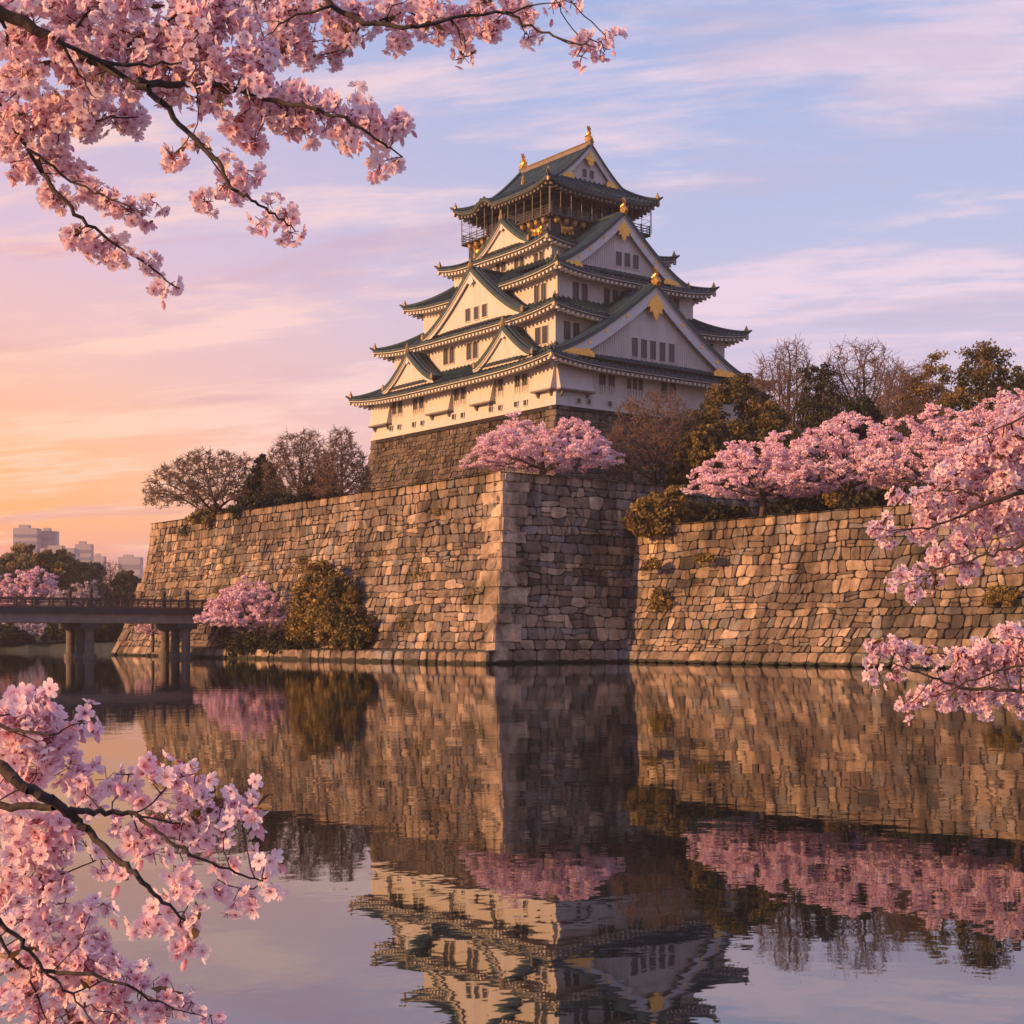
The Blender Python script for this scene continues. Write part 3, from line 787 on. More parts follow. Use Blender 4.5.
for a, b in [(205,508),(237,502),(295,493),(328,487),(452,462),(487,456),(598,433),(635,427),(698,413),(735,407)]:
    s0, z0 = px2s('w', 340+a*kz, 300+b*kz, W1[0]+.1); loop('w', s0, W1[0]+.33, z0-.3, .72, .72)
for a, b in [(148,400),(188,403),(270,412),(342,420),(377,425)]:
    s0, z0 = px2s('s', 540+a*kz, 300+b*kz, W1[1]+.1); loop('s', s0, W1[1]+.33, z0-.3, .72, .72)
# stone-dropping bays on the lowest storey
def bay(side, s0, s1, z0, z1, D, out=1.0):
    _, _, f = side_map(side, 1, 1)
    b = KB()
    vs = [f(s0, D, z1), f(s1, D, z1), f(s1, D+.25, z1), f(s0, D+.25, z1), f(s0, D, z0), f(s1, D, z0), f(s1, D+out, z0), f(s0, D+out, z0)]
    b.add(vs, [(0,1,2,3),(4,7,6,5),(3,2,6,7),(0,3,7,4),(1,5,6,2)])
    o = b.build('stone_drop_bay', M['plaster'])
    t = KB(); d1 = D+out
    vs = [f(s0-.12, D, z0-.22), f(s1+.12, D, z0-.22), f(s1+.12, d1+.1, z0-.22), f(s0-.12, d1+.1, z0-.22), f(s0-.12, D, z0+.003), f(s1+.12, D, z0+.003), f(s1+.12, d1+.1, z0+.003), f(s0-.12, d1+.1, z0+.003)]
    t.add(vs, [(0,3,2,1),(4,5,6,7),(0,1,5,4),(1,2,6,5),(2,3,7,6),(3,0,4,7)])
    for sx_ in (s0+.7, s1-.7):
        vs = [f(sx_-.15, D, z0-.95), f(sx_+.15, D, z0-.95), f(sx_+.15, D+.3, z0-.95), f(sx_-.15, D+.3, z0-.95), f(sx_-.15, D, z0-.2), f(sx_+.15, D, z0-.2), f(sx_+.15, d1-.1, z0-.2), f(sx_-.15, d1-.1, z0-.2)]
        t.add(vs, [(0,3,2,1),(4,5,6,7),(0,1,5,4),(1,2,6,5),(2,3,7,6),(3,0,4,7)])
    t.build('bracket', M['lattice'], o)
for x0, x1, yb in ((105,183,505), (338,425,458), (512,590,418), (752,838,372)):
    sa, za = px2s('w', 340+x0*kz, 300+yb*kz, W1[0]+1.0); sb, zb_ = px2s('w', 340+x1*kz, 300+yb*kz, W1[0]+1.0)
    bay('w', max(min(sa, sb), -23.0), min(max(sa, sb), 23.0), 36.2, 39.4, W1[0])
bay('s', -18.6, -12.6, 36.2, 39.4, W1[1])
# ---- top storey: balcony, dark room, gilt reliefs
bl = KB(); bl.box(-9.9, 9.9, -11.0, 11.0, 64.2, 64.42); 
for i in range(26):
    y_ = -10.8+21.6*i/25; bl.box(-10.15, -8.3, y_-.12, y_+.12, 63.95, 64.19)
for i in range(24):
    x_ = -9.6+19.2*i/23; bl.box(x_-.12, x_+.12, -11.25, -9.3, 63.95, 64.19)
bal = bl.build('balcony', M['brown'])
rl = KB()
for z in (64.75, 65.15, 65.55):
    for a in (-9.8, 9.8): rl.tube([(a, -10.9, z), (a, 10.9, z)], .07, 5)
    for b in (-10.9, 10.9): rl.tube([(-9.8, b, z), (9.8, b, z)], .07, 5)
for i in range(13):
    y_ = -10.9+21.8*i/12
    for a in (-9.8, 9.8): rl.tube([(a, y_, 64.4), (a, y_, 65.75)], .09, 5)
for i in range(12):
    x_ = -9.8+19.6*i/11
    for b in (-10.9, 10.9): rl.tube([(x_, b, 64.4), (x_, b, 65.75)], .09, 5)
rl.build('railing', M['brown'], bal)
for i in range(12):
    y_ = -9.2+18.4*i/11; br = KB(); br.lathe([(.3, 63.2), (.5, 63.45), (.5, 63.7), (.65, 63.93)], -9.5, y_, 5); br.build('bracket', M['bronze'], bal)
for i in range(11):
    x_ = -8.2+16.4*i/10; br = KB(); br.lathe([(.3, 63.2), (.5, 63.45), (.5, 63.7), (.65, 63.93)], x_, -10.5, 5); br.build('bracket', M['bronze'], bal)
rm = wallring('room_wall', 7.0, 8.0, 64.42, 69.0, M['black'])
pcs = [(a, -8.1+16.2*i/7) for i in range(8) for a in (-7.1, 7.1)]+[(-7.1+14.2*i/6, b) for i in range(1, 6) for b in (-8.1, 8.1)]
for a, b in pcs:
    co = KB(); co.box(a-.18, a+.18, b-.18, b+.18, 64.42, 68.6); co.build('post', M['black'], rm)
for i in range(7):
    y_ = -8.1+16.2*(i+.5)/7; pn = KB(); pn.box(-7.06, -7.02, y_-.8, y_+.8, 65.3, 67.6); pn.build('room_window', M['glassdark'], rm)
for i in range(6):
    x_ = -7.1+14.2*(i+.5)/6; pn = KB(); pn.box(x_-.85, x_+.85, -8.06, -8.02, 65.3, 67.6); pn.build('room_window', M['glassdark'], rm)
sc = KB()          # thin steel posts from the railing up to the eaves
for i in range(12):
    y_ = -10.9+21.8*i/11
    for a in (-10.0, 10.0): sc.tube([(a, y_, 64.4), (a, y_, 68.6)], .045, 4)
for i in range(11):
    x_ = -10+20*i/10
    for b in (-11.1, 11.1): sc.tube([(x_, b, 64.4), (x_, b, 68.6)], .045, 4)
for z in (66.4, 67.4):
    for a in (-10, 10): sc.tube([(a, -11.1, z), (a, 11.1, z)], .03, 4)
    for b in (-11.1, 11.1): sc.tube([(-10, b, z), (10, b, z)], .03, 4)
sc.build('safety_net_frame', M['steel'], bal)
def relief(side, s, D, z, k, seed):
    """low gilt animal-like relief built of flattened lumps"""
    _, _, f = side_map(side, 1, 1); r_ = random.Random(seed); g_ = KB()
    lumps = [(0, 0, .62, .42), (.62, .28, .34, .32), (-.58, .1, .42, .36), (-1.0, .38, .16, .3), (.3, -.45, .16, .3), (.75, -.3, .15, .3), (-.42, -.45, .17, .3), (-.8, -.35, .16, .28), (-1.1, .7, .12, .2)]
    for (a, b, ra, rb) in lumps:
        a *= k; b *= k; ra *= k; rb *= k; vs = []; n = 9
        for ring, h_ in ((1.0, .02), (.72, .14), (.3, .2)):
            for i in range(n):
                t = 2*PI*i/n; rr = 1+.15*r_.uniform(-1, 1)
                vs.append(f(s+a+ra*ring*rr*math.cos(t), D+h_*k, z+b+rb*ring*rr*math.sin(t)))
        fs = [(q*n+i, q*n+(i+1) % n, (q+1)*n+(i+1) % n, (q+1)*n+i) for q in range(2) for i in range(n)]+[tuple(2*n+i for i in range(n))]
        g_.add(vs, fs)
    g_.build('gilt_relief', M['gold'])
relief('w', 7.2, 9.22, 62.5, 1.3, 1); relief('w', -7.2, 9.22, 62.5, 1.3, 2); relief('s', -6.0, 10.22, 62.6, 1.3, 3); relief('s', 6.0, 10.22, 62.6, 1.3, 4)
# ---- top roof
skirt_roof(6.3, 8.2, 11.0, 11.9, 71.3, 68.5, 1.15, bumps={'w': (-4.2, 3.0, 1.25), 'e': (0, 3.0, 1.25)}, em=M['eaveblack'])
ty = KB(); n = 14; pitch = .7; m_ = int(16.6/pitch)*4; vs = []; fs = []
def tprof(q): return 5.9*max(0,1-abs(q))**1.22
for j in range(m_+1):
    y_ = -8.6+17.2*j/m_; rib = .16*max(0, math.cos(2*PI*y_/pitch))**1.3
    for i in range(2*n+1):
        q = -1+i/n; vs.append((q*6.75, y_, 70.95+tprof(q)+rib))
for j in range(m_):
    for i in range(2*n):
        a = j*(2*n+1)+i; fs.append((a, a+1, a+2*n+2, a+2*n+1))
ty.add(vs, fs); top = ty.build('gable_roof', M['tile'])
for sg, nm in ((-1, 's'), (1, 'n')):
    v1 = KB(); v2 = KB(); v3 = KB(); fc = KB()
    for mb_, d, a0, a1, q0 in ((v1, 8.62, -.14, .16, 1), (v2, 8.55, .16, .34, 1), (v3, 8.4, .34, 1.05, 1)):
        vs = []; fs = []
        for i in range(2*n+1):
            q = -1+i/n
            vs += [(q*6.75, sg*d, 70.95+tprof(q)-a0), (q*6.75, sg*d, max(70.6, 70.95+tprof(q)-a1)), (q*6.75, sg*(d-.25), max(70.6, 70.95+tprof(q)-a1))]
        for i in range(2*n): fs += [(3*i, 3*i+3, 3*i+4, 3*i+1), (3*i+1, 3*i+4, 3*i+5, 3*i+2)]
        mb_.add(vs, fs)
    v1.tube([(u*6.75, sg*8.45, 71.12+tprof(u)) for u in [k/10-1 for k in range(21)]], .26, 6)
    v1.build('verge_tiles', M['tiledark'], top); v2.build('verge_edge', M['trimw'], top); v3.build('bargeboard', M['boardw'], top)
    vs = []; fs = []
    for i in range(2*n+1):
        q = -1+i/n; vs += [(q*6.5, sg*7.8, 70.95+max(.0, tprof(q)-.7)), (q*6.5, sg*7.8, 70.3)]
    for i in range(2*n): fs.append((2*i, 2*i+2, 2*i+3, 2*i+1))
    fc.add(vs, fs); fc.build('gable_face', M['plaster'], top)
    for pts in ([(0, 75.9), (.5, 75.2), (1.1, 74.5), (.6, 74.4), (.5, 73.9), (0, 73.5), (-.5, 73.9), (-.6, 74.4), (-1.1, 74.5), (-.5, 75.2)], [(5.6, 71.15), (3.2, 71.1), (3.3, 71.9), (4.4, 72.0)], [(-3.2, 71.1), (-5.6, 71.15), (-4.4, 72.0), (-3.3, 71.9)]):
        g_ = KB(); k = len(pts); vs = [(a, sg*8.5, b) for a, b in pts]+[(a, sg*8.3, b) for a, b in pts]
        g_.add(vs, [tuple(range(k)), tuple(range(k, 2*k))]+[(i, (i+1) % k, k+(i+1) % k, k+i) for i in range(k)]); g_.build('gable_ornament', M['gold'], top)
    if sg < 0:
        win('s', -.7, 7.8, 71.9, .9, 1.3, top); win('s', .7, 7.8, 71.9, .9, 1.3, top)
rdg = KB(); rdg.box(-.32, .32, -8.75, 8.75, 76.55, 77.2); rdg.box(-.42, .42, -8.8, 8.8, 77.2, 77.36); rdg.build('main_ridge', M['ridgewarm'], top)
for sg, sd_ in ((-1, 's'), (1, 'n')):
    _, _, f = side_map(sd_, 1, 1); e_ = KB(); add_shachi(e_, 0, sg*8.1, 77.3, f, .95); e_.build('ridge_fish', M['gold'], top)
for y_ in (-4.2,):
    e_ = KB(); e_.lathe([(.25, 70.0), (.36, 70.4), (.2, 70.8), (.28, 71.0), (.04, 71.5)], -9.6, y_, 7); e_.build('ridge_end_ornament', M['bronze'])
# ------------------------------------------------------------------ trees
def colonize(seed, H, Wd, kind, natt=500, base=.3, trunk=.18, step=None, top_pow=1.0, lean=(0, 0), round_=1.0):
    """space colonisation: limbs grow from a trunk towards points scattered in the crown's envelope. returns nodes, parents, radii, child counts"""
    g = np.random.default_rng(seed); r_ = Wd/2
    A = []
    nb = 7; blobs = [(g.uniform(-.62, .62), g.uniform(-.62, .62), g.uniform(.35, .8)) for _ in range(nb)]
    while len(A) < natt:
        p = g.uniform(-1, 1, 3); u = math.hypot(p[0], p[1]); z = (p[2]+1)/2
        if kind == 'cherry':     top = 1-.62*u**2.2; low = base*(1-.25*u)+.14*u**2
        elif kind == 'cone':     top = 1-u; low = base*.6
        else:                    top = math.sqrt(max(0, 1-u*u))**round_; low = base+.12*(1-u)
        nn = noise.noise(Vector((p[0]*1.7+seed*3.1, p[1]*1.7, z*1.9)))
        if u > 1+.25*nn or z > top*(1+.22*nn) or z < low: continue
        if kind != 'bare' and noise.noise(Vector((p[0]*3.0+seed, p[1]*3.0, z*(6.5 if kind == 'cherry' else 3.6)))) < (-.02 if kind == 'cherry' else -.2): continue
        A.append((p[0]*r_+lean[0]*z*H, p[1]*r_+lean[1]*z*H, z*H))
    A = np.array(A)
    st = step or H/26
    nodes = [np.array([0, 0, -.4])]; par = [-1]
    d = np.array([lean[0], lean[1], 1.0]); 
    while nodes[-1][2] < H*trunk:
        d = np.array([lean[0]*.6+g.normal(0, .14), lean[1]*.6+g.normal(0, .14), 1.0]); d /= np.linalg.norm(d)
        nodes.append(nodes[-1]+d*st); par.append(len(nodes)-2)
    near = np.full(len(A), 1e9); who = np.zeros(len(A), int); start = 0
    N_ = np.array(nodes); alive = np.ones(len(A), bool)
    for it in range(120):
        new = N_[start:]
        if len(new) == 0: break
        D = np.linalg.norm(A[:, None, :]-new[None], axis=2); m_ = D.argmin(1); dm = D[np.arange(len(A)), m_]
        up = dm < near; near[up] = dm[up]; who[up] = m_[up]+start
        alive &= near > st*1.15
        if not alive.any(): break
        start = len(N_); idx = np.where(alive)[0]; add = []; pr = []
        for nd in np.unique(who[idx]):
            v = A[idx[who[idx] == nd]]-N_[nd]; v /= np.linalg.norm(v, axis=1)[:, None]; s = v.sum(0)+g.normal(0, .25, 3)
            L = np.linalg.norm(s)
            if L < 1e-3: continue
            add.append(N_[nd]+s/L*st); pr.append(nd)
        if not add: break
        N_ = np.vstack([N_, add]); par += pr
        if len(N_) > 5200: break
    n = len(N_); par = np.array(par); ch = np.zeros(n, int)
    for i in range(1, n): ch[par[i]] += 1
    w_ = np.zeros(n)
    for i in range(n-1, 0, -1):
        if w_[i] == 0: w_[i] = 1
        w_[par[i]] += w_[i]
    w_[0] = max(w_[0], 1)
    return N_, par, w_, ch
def limbs_np(N_, par, w_, rtrunk, minr, wmin=0, k=5, wmax=1e9):
    """cone for every node-parent link"""
    R_ = np.maximum(minr, rtrunk*(w_/w_.max())**.42)
    sel = np.where((par >= 0) & (w_ >= wmin) & (w_ < wmax))[0]
    a = N_[par[sel]]; b = N_[sel]; ra = np.minimum(R_[par[sel]], R_[sel]*1.35+minr*.2); rb = R_[sel]
    d = b-a; L = np.linalg.norm(d, axis=1); d = d/np.maximum(L, 1e-6)[:, None]
    ref = np.where(np.abs(d[:, 2:3]) > .9, np.array([[1, 0, 0]]), np.array([[0, 0, 1]]))
    u = np.cross(d, ref); u /= np.linalg.norm(u, axis=1)[:, None]; v = np.cross(d, u)
    V = []
    for (p, r) in ((a-d*(ra*.3)[:, None], ra), (b, rb)):
        for j in range(k):
            t = 2*PI*j/k; V.append(p+(u*math.cos(t)+v*math.sin(t))*r[:, None])
    V = np.stack(V, 1); m_ = len(sel); V = V.reshape(-1, 3)
    base = np.arange(m_)[:, None]*2*k; F = []
    for j in range(k): F.append(np.hstack([base+j, base+(j+1) % k, base+k+(j+1) % k, base+k+j]))
    return V, np.vstack(F), np.full(len(V), .5)
def leaves(cent, per, rad, size, seed, flatz=.7, elong=1.0, tspread=.5):
    """leaf quads scattered round clump centres; returns V,F,tint"""
    g = np.random.default_rng(seed); cent = np.array(cent); n = len(cent)
    rad = np.broadcast_to(np.array(rad, dtype=float), (n,))
    c = np.repeat(cent, per, 0); rr = np.repeat(rad, per)
    v = g.normal(size=(n*per, 3)); v /= np.linalg.norm(v, axis=1)[:, None]
    v *= (g.random((n*per, 1))**.45)*rr[:, None]; v[:, 2] *= flatz
    p = c+v
    a = g.normal(size=p.shape); a /= np.linalg.norm(a, axis=1)[:, None]
    b = g.normal(size=p.shape); b -= a*(a*b).sum(1)[:, None]; b /= np.linalg.norm(b, axis=1)[:, None]
    s = size*g.uniform(.6, 1.3, (n*per, 1)); a *= s*elong; b *= s*.8
    V = np.stack([p-a, p-b*.9+a*.1, p+a, p+b], 1).reshape(-1, 3)
    F = np.arange(len(V)).reshape(-1, 4)
    tc_ = np.clip(g.normal(.5, tspread*.35, n), 0, 1)
    t = np.repeat(np.clip(np.repeat(tc_, per)+g.normal(0, .16, n*per), 0, 1), 4)
    return V, F, t
def tree(name, loc, H, Wd, label, cat, group, kind, seed, matn=None, **kw):
    root = empty(name, loc, label, cat, group)
    g = np.random.default_rng(seed+5)
    far = kw.get('far', False)
    tr = kw.get('trunk_r', .022*H+.008*Wd)
    if kind == 'bare':
        N_, par, w_, ch = colonize(seed, H, Wd, 'bare', kw.get('natt', 2800), base=kw.get('base', .16), trunk=kw.get('trunk', .14), step=H/42, lean=kw.get('lean', (0, 0)), round_=.8)
        V, F, t = limbs_np(N_, par, w_, tr, .035, wmin=6); np_mesh('trunk', V, F, t, M['barkfar'], root, True)
        V, F, t = limbs_np(N_, par, w_, tr, .034, wmax=6, k=3)
        # fine end twigs
        tips = N_[w_ <= 2]; k = 4
        e = g.normal(size=(len(tips)*k, 3))*np.array([.7, .7, .6]); e[:, 2] += .35
        P0 = np.repeat(tips, k, 0); P1 = P0+e*(H*.038)
        N2 = np.vstack([P0, P1]); par2 = np.concatenate([np.full(len(P0), -1), np.arange(len(P0))]); 
        V2, F2, t2 = limbs_np(N2, par2, np.ones(len(N2)), .026, .026, k=3)
        np_mesh('crown', np.vstack([V, V2]), np.vstack([F, F2+len(V)]), np.concatenate([t, t2]), M[kw.get('twig', 'twig')], root); return root
    if kind == 'cherry':
        N_, par, w_, ch = colonize(seed, H, Wd, 'cherry', kw.get('natt', 900), base=kw.get('base', .26), trunk=kw.get('trunk', .10), step=H/24, lean=kw.get('lean', (0, 0)))
        V, F, t = limbs_np(N_, par, w_, tr*1.1, .03, wmin=2); np_mesh('trunk', V, F, t, M['barkfar'], root, True)
        c = N_[(w_ <= 5)]
        c = c[c[:, 2] > H*.16]
        cap_ = kw.get('maxc', 1400)
        if len(c) > cap_: c = c[g.permutation(len(c))[:cap_]]
        sz = kw.get('size', .095)
        V, F, t = leaves(c, kw.get('per', 34), g.uniform(.20, .56, len(c))*kw.get('cr', Wd/18), sz, seed, .5)
        np_mesh('crown', V, F, t, M[matn or 'bloom'], root); return root
    N_, par, w_, ch = colonize(seed, H, Wd, 'cone' if kind == 'cone' else 'leafy', kw.get('natt', 620), base=kw.get('base', .10), trunk=kw.get('trunk', .16), step=H/22, lean=kw.get('lean', (0, 0)))
    V, F, t = limbs_np(N_, par, w_, tr, .04, wmin=2); np_mesh('trunk', V, F, t, M['barkfar'], root, True)
    c = N_[(w_ <= 3)]; c = c[c[:, 2] > H*.12]
    V, F, t = leaves(c, kw.get('per', 85), g.uniform(.04, .085, len(c))*(Wd+H)/2, kw.get('size', .15), seed, .6, 1.3, .9)
    np_mesh('crown', V, F, t, M[matn or 'leaf'], root); return root
def shrub(name, loc, dims, label, cat, group, seed, matn, n=160, per=60, size=.16, crad=.16):
    """bush of many stems with leaf clumps filling an uneven mound; dims = half sizes"""
    root = empty(name, loc, label, cat, group); g = random.Random(seed); c = []; st = MB()
    while len(c) < n:
        u = Vector((g.uniform(-1, 1), g.uniform(-1, 1), g.uniform(-.15, 1)))
        rr = u.length
        lim = .82+.28*noise.noise(u.normalized()*1.9+Vector((seed, 0, 0)))
        if .45*lim < rr < lim: c.append((u.x*dims[0], u.y*dims[1], u.z*dims[2]))
    for p in c[::4]:
        st.tube([(p[0]*.1, p[1]*.1, 0), (p[0]*.5, p[1]*.5, p[2]*.55), p], [.07, .045, .02], 4, cap=False)
    st.build('stems', M['barkfar'], root)
    m_ = (dims[0]+dims[1]+dims[2])/3
    V, F, t = leaves(c, per, [g.uniform(.7, 1.3)*crad*m_ for _ in c], size, seed, .8, 1.3, .9)
    np_mesh('foliage', V, F, t, M[matn], root); return root
def tat(px, Y, z): x, y = at(px, Y); return (x, y, z)

# cherry trees on the walls
CT = 'cherry trees on the castle walls'
ZU, ZL = 18.6, 13.7
def cherry(px, Y, wpx, ytop, z0, label, seed, matn='bloom', name='cherry_tree', **k):
    H = zat(ytop, Y)-z0; return tree(name, tat(px, Y, z0), H, wpx/FPX*Y, label, 'cherry tree', CT, 'cherry', seed, matn, **k)
cherry(543, 161, 172, 414, ZU, 'pink blossoming cherry tree on the bastion corner in front of the castle base', 3, per=46)
cherry(762, 141, 160, 432, ZL, 'low wide pink cherry tree behind the right wall, leftmost of the row there', 8, per=44)
cherry(842, 140, 180, 407, ZL, 'rounded pink cherry tree in the middle of the row behind the right wall', 15, per=44)
cherry(935, 134, 170, 408, ZL, 'pink cherry tree behind the right wall where the near blossom branch begins', 21, per=44)
cherry(1020, 128, 190, 384, ZL, 'tallest pink cherry tree behind the right wall at the right edge of the photo', 27, per=44)
cherry(1085, 118, 150, 400, ZL, 'pink cherry tree just past the right edge, only its left branches showing', 29, per=30)
# leafy and bare trees behind
ET = 'evergreen trees beside the keep'
def ever(px, Y, wpx, ytop, z0, label, seed, matn='leaf', **k):
    H = zat(ytop, Y)-z0; return tree('evergreen_tree', tat(px, Y, z0), H, wpx/FPX*Y*1.1, label, 'tree', ET, k.pop('kind', 'leafy'), seed, matn, **k)
BT = 'bare trees on the castle grounds'
def bare(px, Y, wpx, ytop, z0, label, seed, **k):
    H = zat(ytop, Y)-z0; return tree('bare_tree', tat(px, Y, z0), H, wpx/FPX*Y, label, 'bare tree', BT, 'bare', seed, **k)
ever(738, 172, 124, 376, ZU, 'golden green evergreen tree in front of the right end of the keep', 31, per=100)
ever(700, 166, 62, 425, ZU, 'small dark evergreen between the keep and the golden green tree', 33, 'leafolive')
ever(795, 176, 60, 420, ZU, 'low olive tree between the golden green evergreen and the tall bare tree', 34, 'leafolive')
bare(655, 168, 110, 388, ZU, 'reddish bare tree in front of the white wall right of the castle corner', 41, natt=1300)
bare(787, 205, 108, 342, ZU, 'bare tree against the sky just right of the keep', 43, base=.28)
bare(866, 205, 136, 334, ZU, 'widest bare tree against the sky behind the pink trees', 46, base=.26)
bare(915, 190, 100, 365, ZU, 'brown bare tree between the widest bare tree and the tall evergreens', 47)
ever(822, 200, 66, 358, ZU, 'dark evergreen between the two tall bare trees', 51, 'leafdark')
ever(930, 192, 84, 350, ZU, 'brownish evergreen tree to the right of the bare trees', 53, 'leafolive')
ever(988, 182, 92, 338, ZU, 'tall dark evergreen rising highest at the right edge', 57, 'leaf')
ever(1045, 176, 90, 345, ZU, 'dark evergreen tree cut by the right edge of the photo', 58, 'leafdark')
ever(860, 180, 80, 398, ZU, 'low dark evergreen filling the gap above the middle cherry trees', 59, 'leafdark')
# trees at the left, on the bastion
bare(214, 200, 152, 450, ZU, 'spreading bare tree leaning out at the far left end of the bastion', 61, natt=1500)
bare(300, 196, 84, 428, ZU, 'upright bare tree left of the keep, right of the dark conifer', 63, natt=1500)
bare(342, 190, 62, 428, ZU, 'slim bare tree close to the left side of the castle base', 64, natt=1500)
ever(264, 198, 58, 445, ZU, 'dark pointed evergreen between the bare trees on the left', 66, 'leafdark', kind='cone')
shrub('shrub', tat(285, 192, ZU), (9, 3, 3.2), 'low dark shrubs at the feet of the bare trees on the bastion', 'shrub', 'shrubs growing on the walls', 68, 'leafdark', 150, 60)
shrub('shrub', tat(222, 196, ZU-.6), (6, 2.5, 2.2), 'ragged shrubs on the wall top under the spreading bare tree', 'shrub', 'shrubs growing on the walls', 69, 'leafolive', 120, 60)
ever(322, 196, 42, 470, ZU, 'small dark evergreen at the foot of the castle base on the left', 67, 'leafdark')
# shrubs
SH = 'shrubs growing on the walls'
shrub('shrub', tat(668, 150, ZL), (5.6, 3.4, 4.6), 'olive green shrub filling the corner where the bastion meets the right wall', 'shrub', SH, 71, 'leafolive', 260, 70)
shrub('shrub', tat(725, 150, ZL), (4.5, 3.0, 2.6), 'low dark hedge under the leftmost cherry tree behind the right wall', 'shrub', SH, 72, 'leafdark', 160, 60)
for i, (px, Y, w_, h_, lb) in enumerate(((800, 172, 7, 6.5, 'dark thicket on the castle grounds left of the widest bare tree'), (868, 168, 7, 6.0, 'dark thicket on the castle grounds under the widest bare tree'), (935, 160, 7, 6.5, 'dark thicket on the castle grounds under the brownish evergreen'), (1005, 156, 7, 6.5, 'dark thicket on the castle grounds under the tall dark evergreen'))):
    shrub('shrub', tat(px, Y, ZU), (w_, 3.5, h_), lb, 'shrub', SH, 180+i, 'leafdark' if i != 1 else 'leafolive', 230, 60, .2)
for i, (px, Y, w_, h_, lb) in enumerate(((800, 141, 4.5, 2.2, 'low dark undergrowth under the middle cherry trees on the right wall'), (870, 136, 4.5, 2.4, 'dark undergrowth on the wall top between the middle and right cherry trees'), (940, 130, 5, 2.6, 'dark undergrowth on the wall top behind the near blossom branch'))):
    shrub('shrub', tat(px, Y, ZL), (w_, 2.5, h_), lb, 'shrub', SH, 80+i, 'leafdark', 130, 55)
def wall_spot(y, z):                       # point on the lit face of the bastion
    k = 1-(1-min(1, z/18.7))**1.7; return 82+5*k
def wpx(px, z):                            # y along the lit face for a picture column
    x = wall_spot(0, z); k = (px-512)/FPX; return x*(k*FX-RX)/(RY-k*FY)
y_ = wpx(338, 5); shrub('shrub', (82.4, y_, 3.6), (3.0, 6.6, 8.4), 'large rounded golden green bush growing against the lit bastion wall', 'shrub', SH, 91, 'leafolive', 420, 75, crad=.13)
y_ = wpx(368, 4); shrub('shrub', (81.8, y_, 1.2), (2.4, 3.2, 4.6), 'smaller green bush at the right foot of the large golden bush', 'shrub', SH, 92, 'leaf', 140, 60)
y_ = wpx(262, 2); shrub('shrub', (80.9, y_, .9), (1.8, 6.5, 2.2), 'dark low thicket on the ledge under the small cherry tree', 'shrub', SH, 93, 'leafdark', 200, 60)
y_ = wpx(300, 2); shrub('shrub', (81.2, y_, 1.0), (1.8, 4.5, 3.0), 'dark thicket between the small cherry tree and the golden bush', 'shrub', SH, 94, 'leafdark', 140, 60)
y_ = wpx(264, 3)
tree('cherry_tree', (80.6, y_, 1.4), 8.4, 12.0, 'small pink cherry tree leaning from the ledge beside the end of the bridge', 'cherry tree', CT, 'cherry', 96, per=30, size=.13, cr=.7)
y_ = wpx(152, 1); tree('cherry_tree', (79.6, wpx(182, 4), 1.0), 7.0, 5.0, 'tiny pale cherry tree seen over the bridge railing against the wall', 'cherry tree', CT, 'cherry', 97, maxc=200, per=20, size=.15)
for i, (px, z, a, c_, lb, mt) in enumerate(((420, 9.2, 2.0, 1.5, 'ragged green weeds high on the lit wall left of the corner', 'leafolive'), (404, 4.0, 1.6, 1.3, 'small weeds low on the lit wall between bush and corner', 'leafolive'), (186, 17.0, 2.4, 1.6, 'dark weeds hanging from the top of the bastion near its far end', 'leafdark'),
        (440, 15.8, 1.4, .8, 'thin weeds near the top of the lit wall by the corner', 'leafolive'), (300, 10.8, 3.0, 2.0, 'brown creeper above the large golden bush', 'leafolive'), (384, 12.0, 1.2, .8, 'small tuft of weeds right of the creeper', 'leafolive'), (220, 9, 1.3, .9, 'tuft of weeds on the lit wall above the small cherry tree', 'leafolive'), (470, 6.6, .9, .9, 'little tuft beside the corner blocks', 'leafolive'))):
    shrub('wall_weeds', (wall_spot(0, z)+.1, wpx(px, z), z-.6), (.45, a*1.25, c_*.9), lb, 'weeds', 'weeds rooted in the stone walls', 100+i, mt, 60, 20, .10, .34)
for i, (px, py, a, c_, lb) in enumerate(((660, 605, 1.6, 2.2, 'green weeds low on the right wall near the inner corner'), (652, 568, 1.2, 1.2, 'small weeds halfway up the right wall near the inner corner'), (706, 560, 1.4, .9, 'weeds at mid height of the right wall under the cherry row'), (1000, 600, 1.5, 1.2, 'weeds on the right wall behind the near blossoms'))):
    k = (px-512)/FPX; x_ = 100.2; yy = x_*(k*FX-RX)/(RY-k*FY); Y = x_*FX+yy*FY
    shrub('wall_weeds', (x_-.1, yy, zat(py, Y)), (.45, a*1.2, c_*.9), lb, 'weeds', 'weeds rooted in the stone walls', 120+i, 'leafolive', 50, 24, .11, .3)

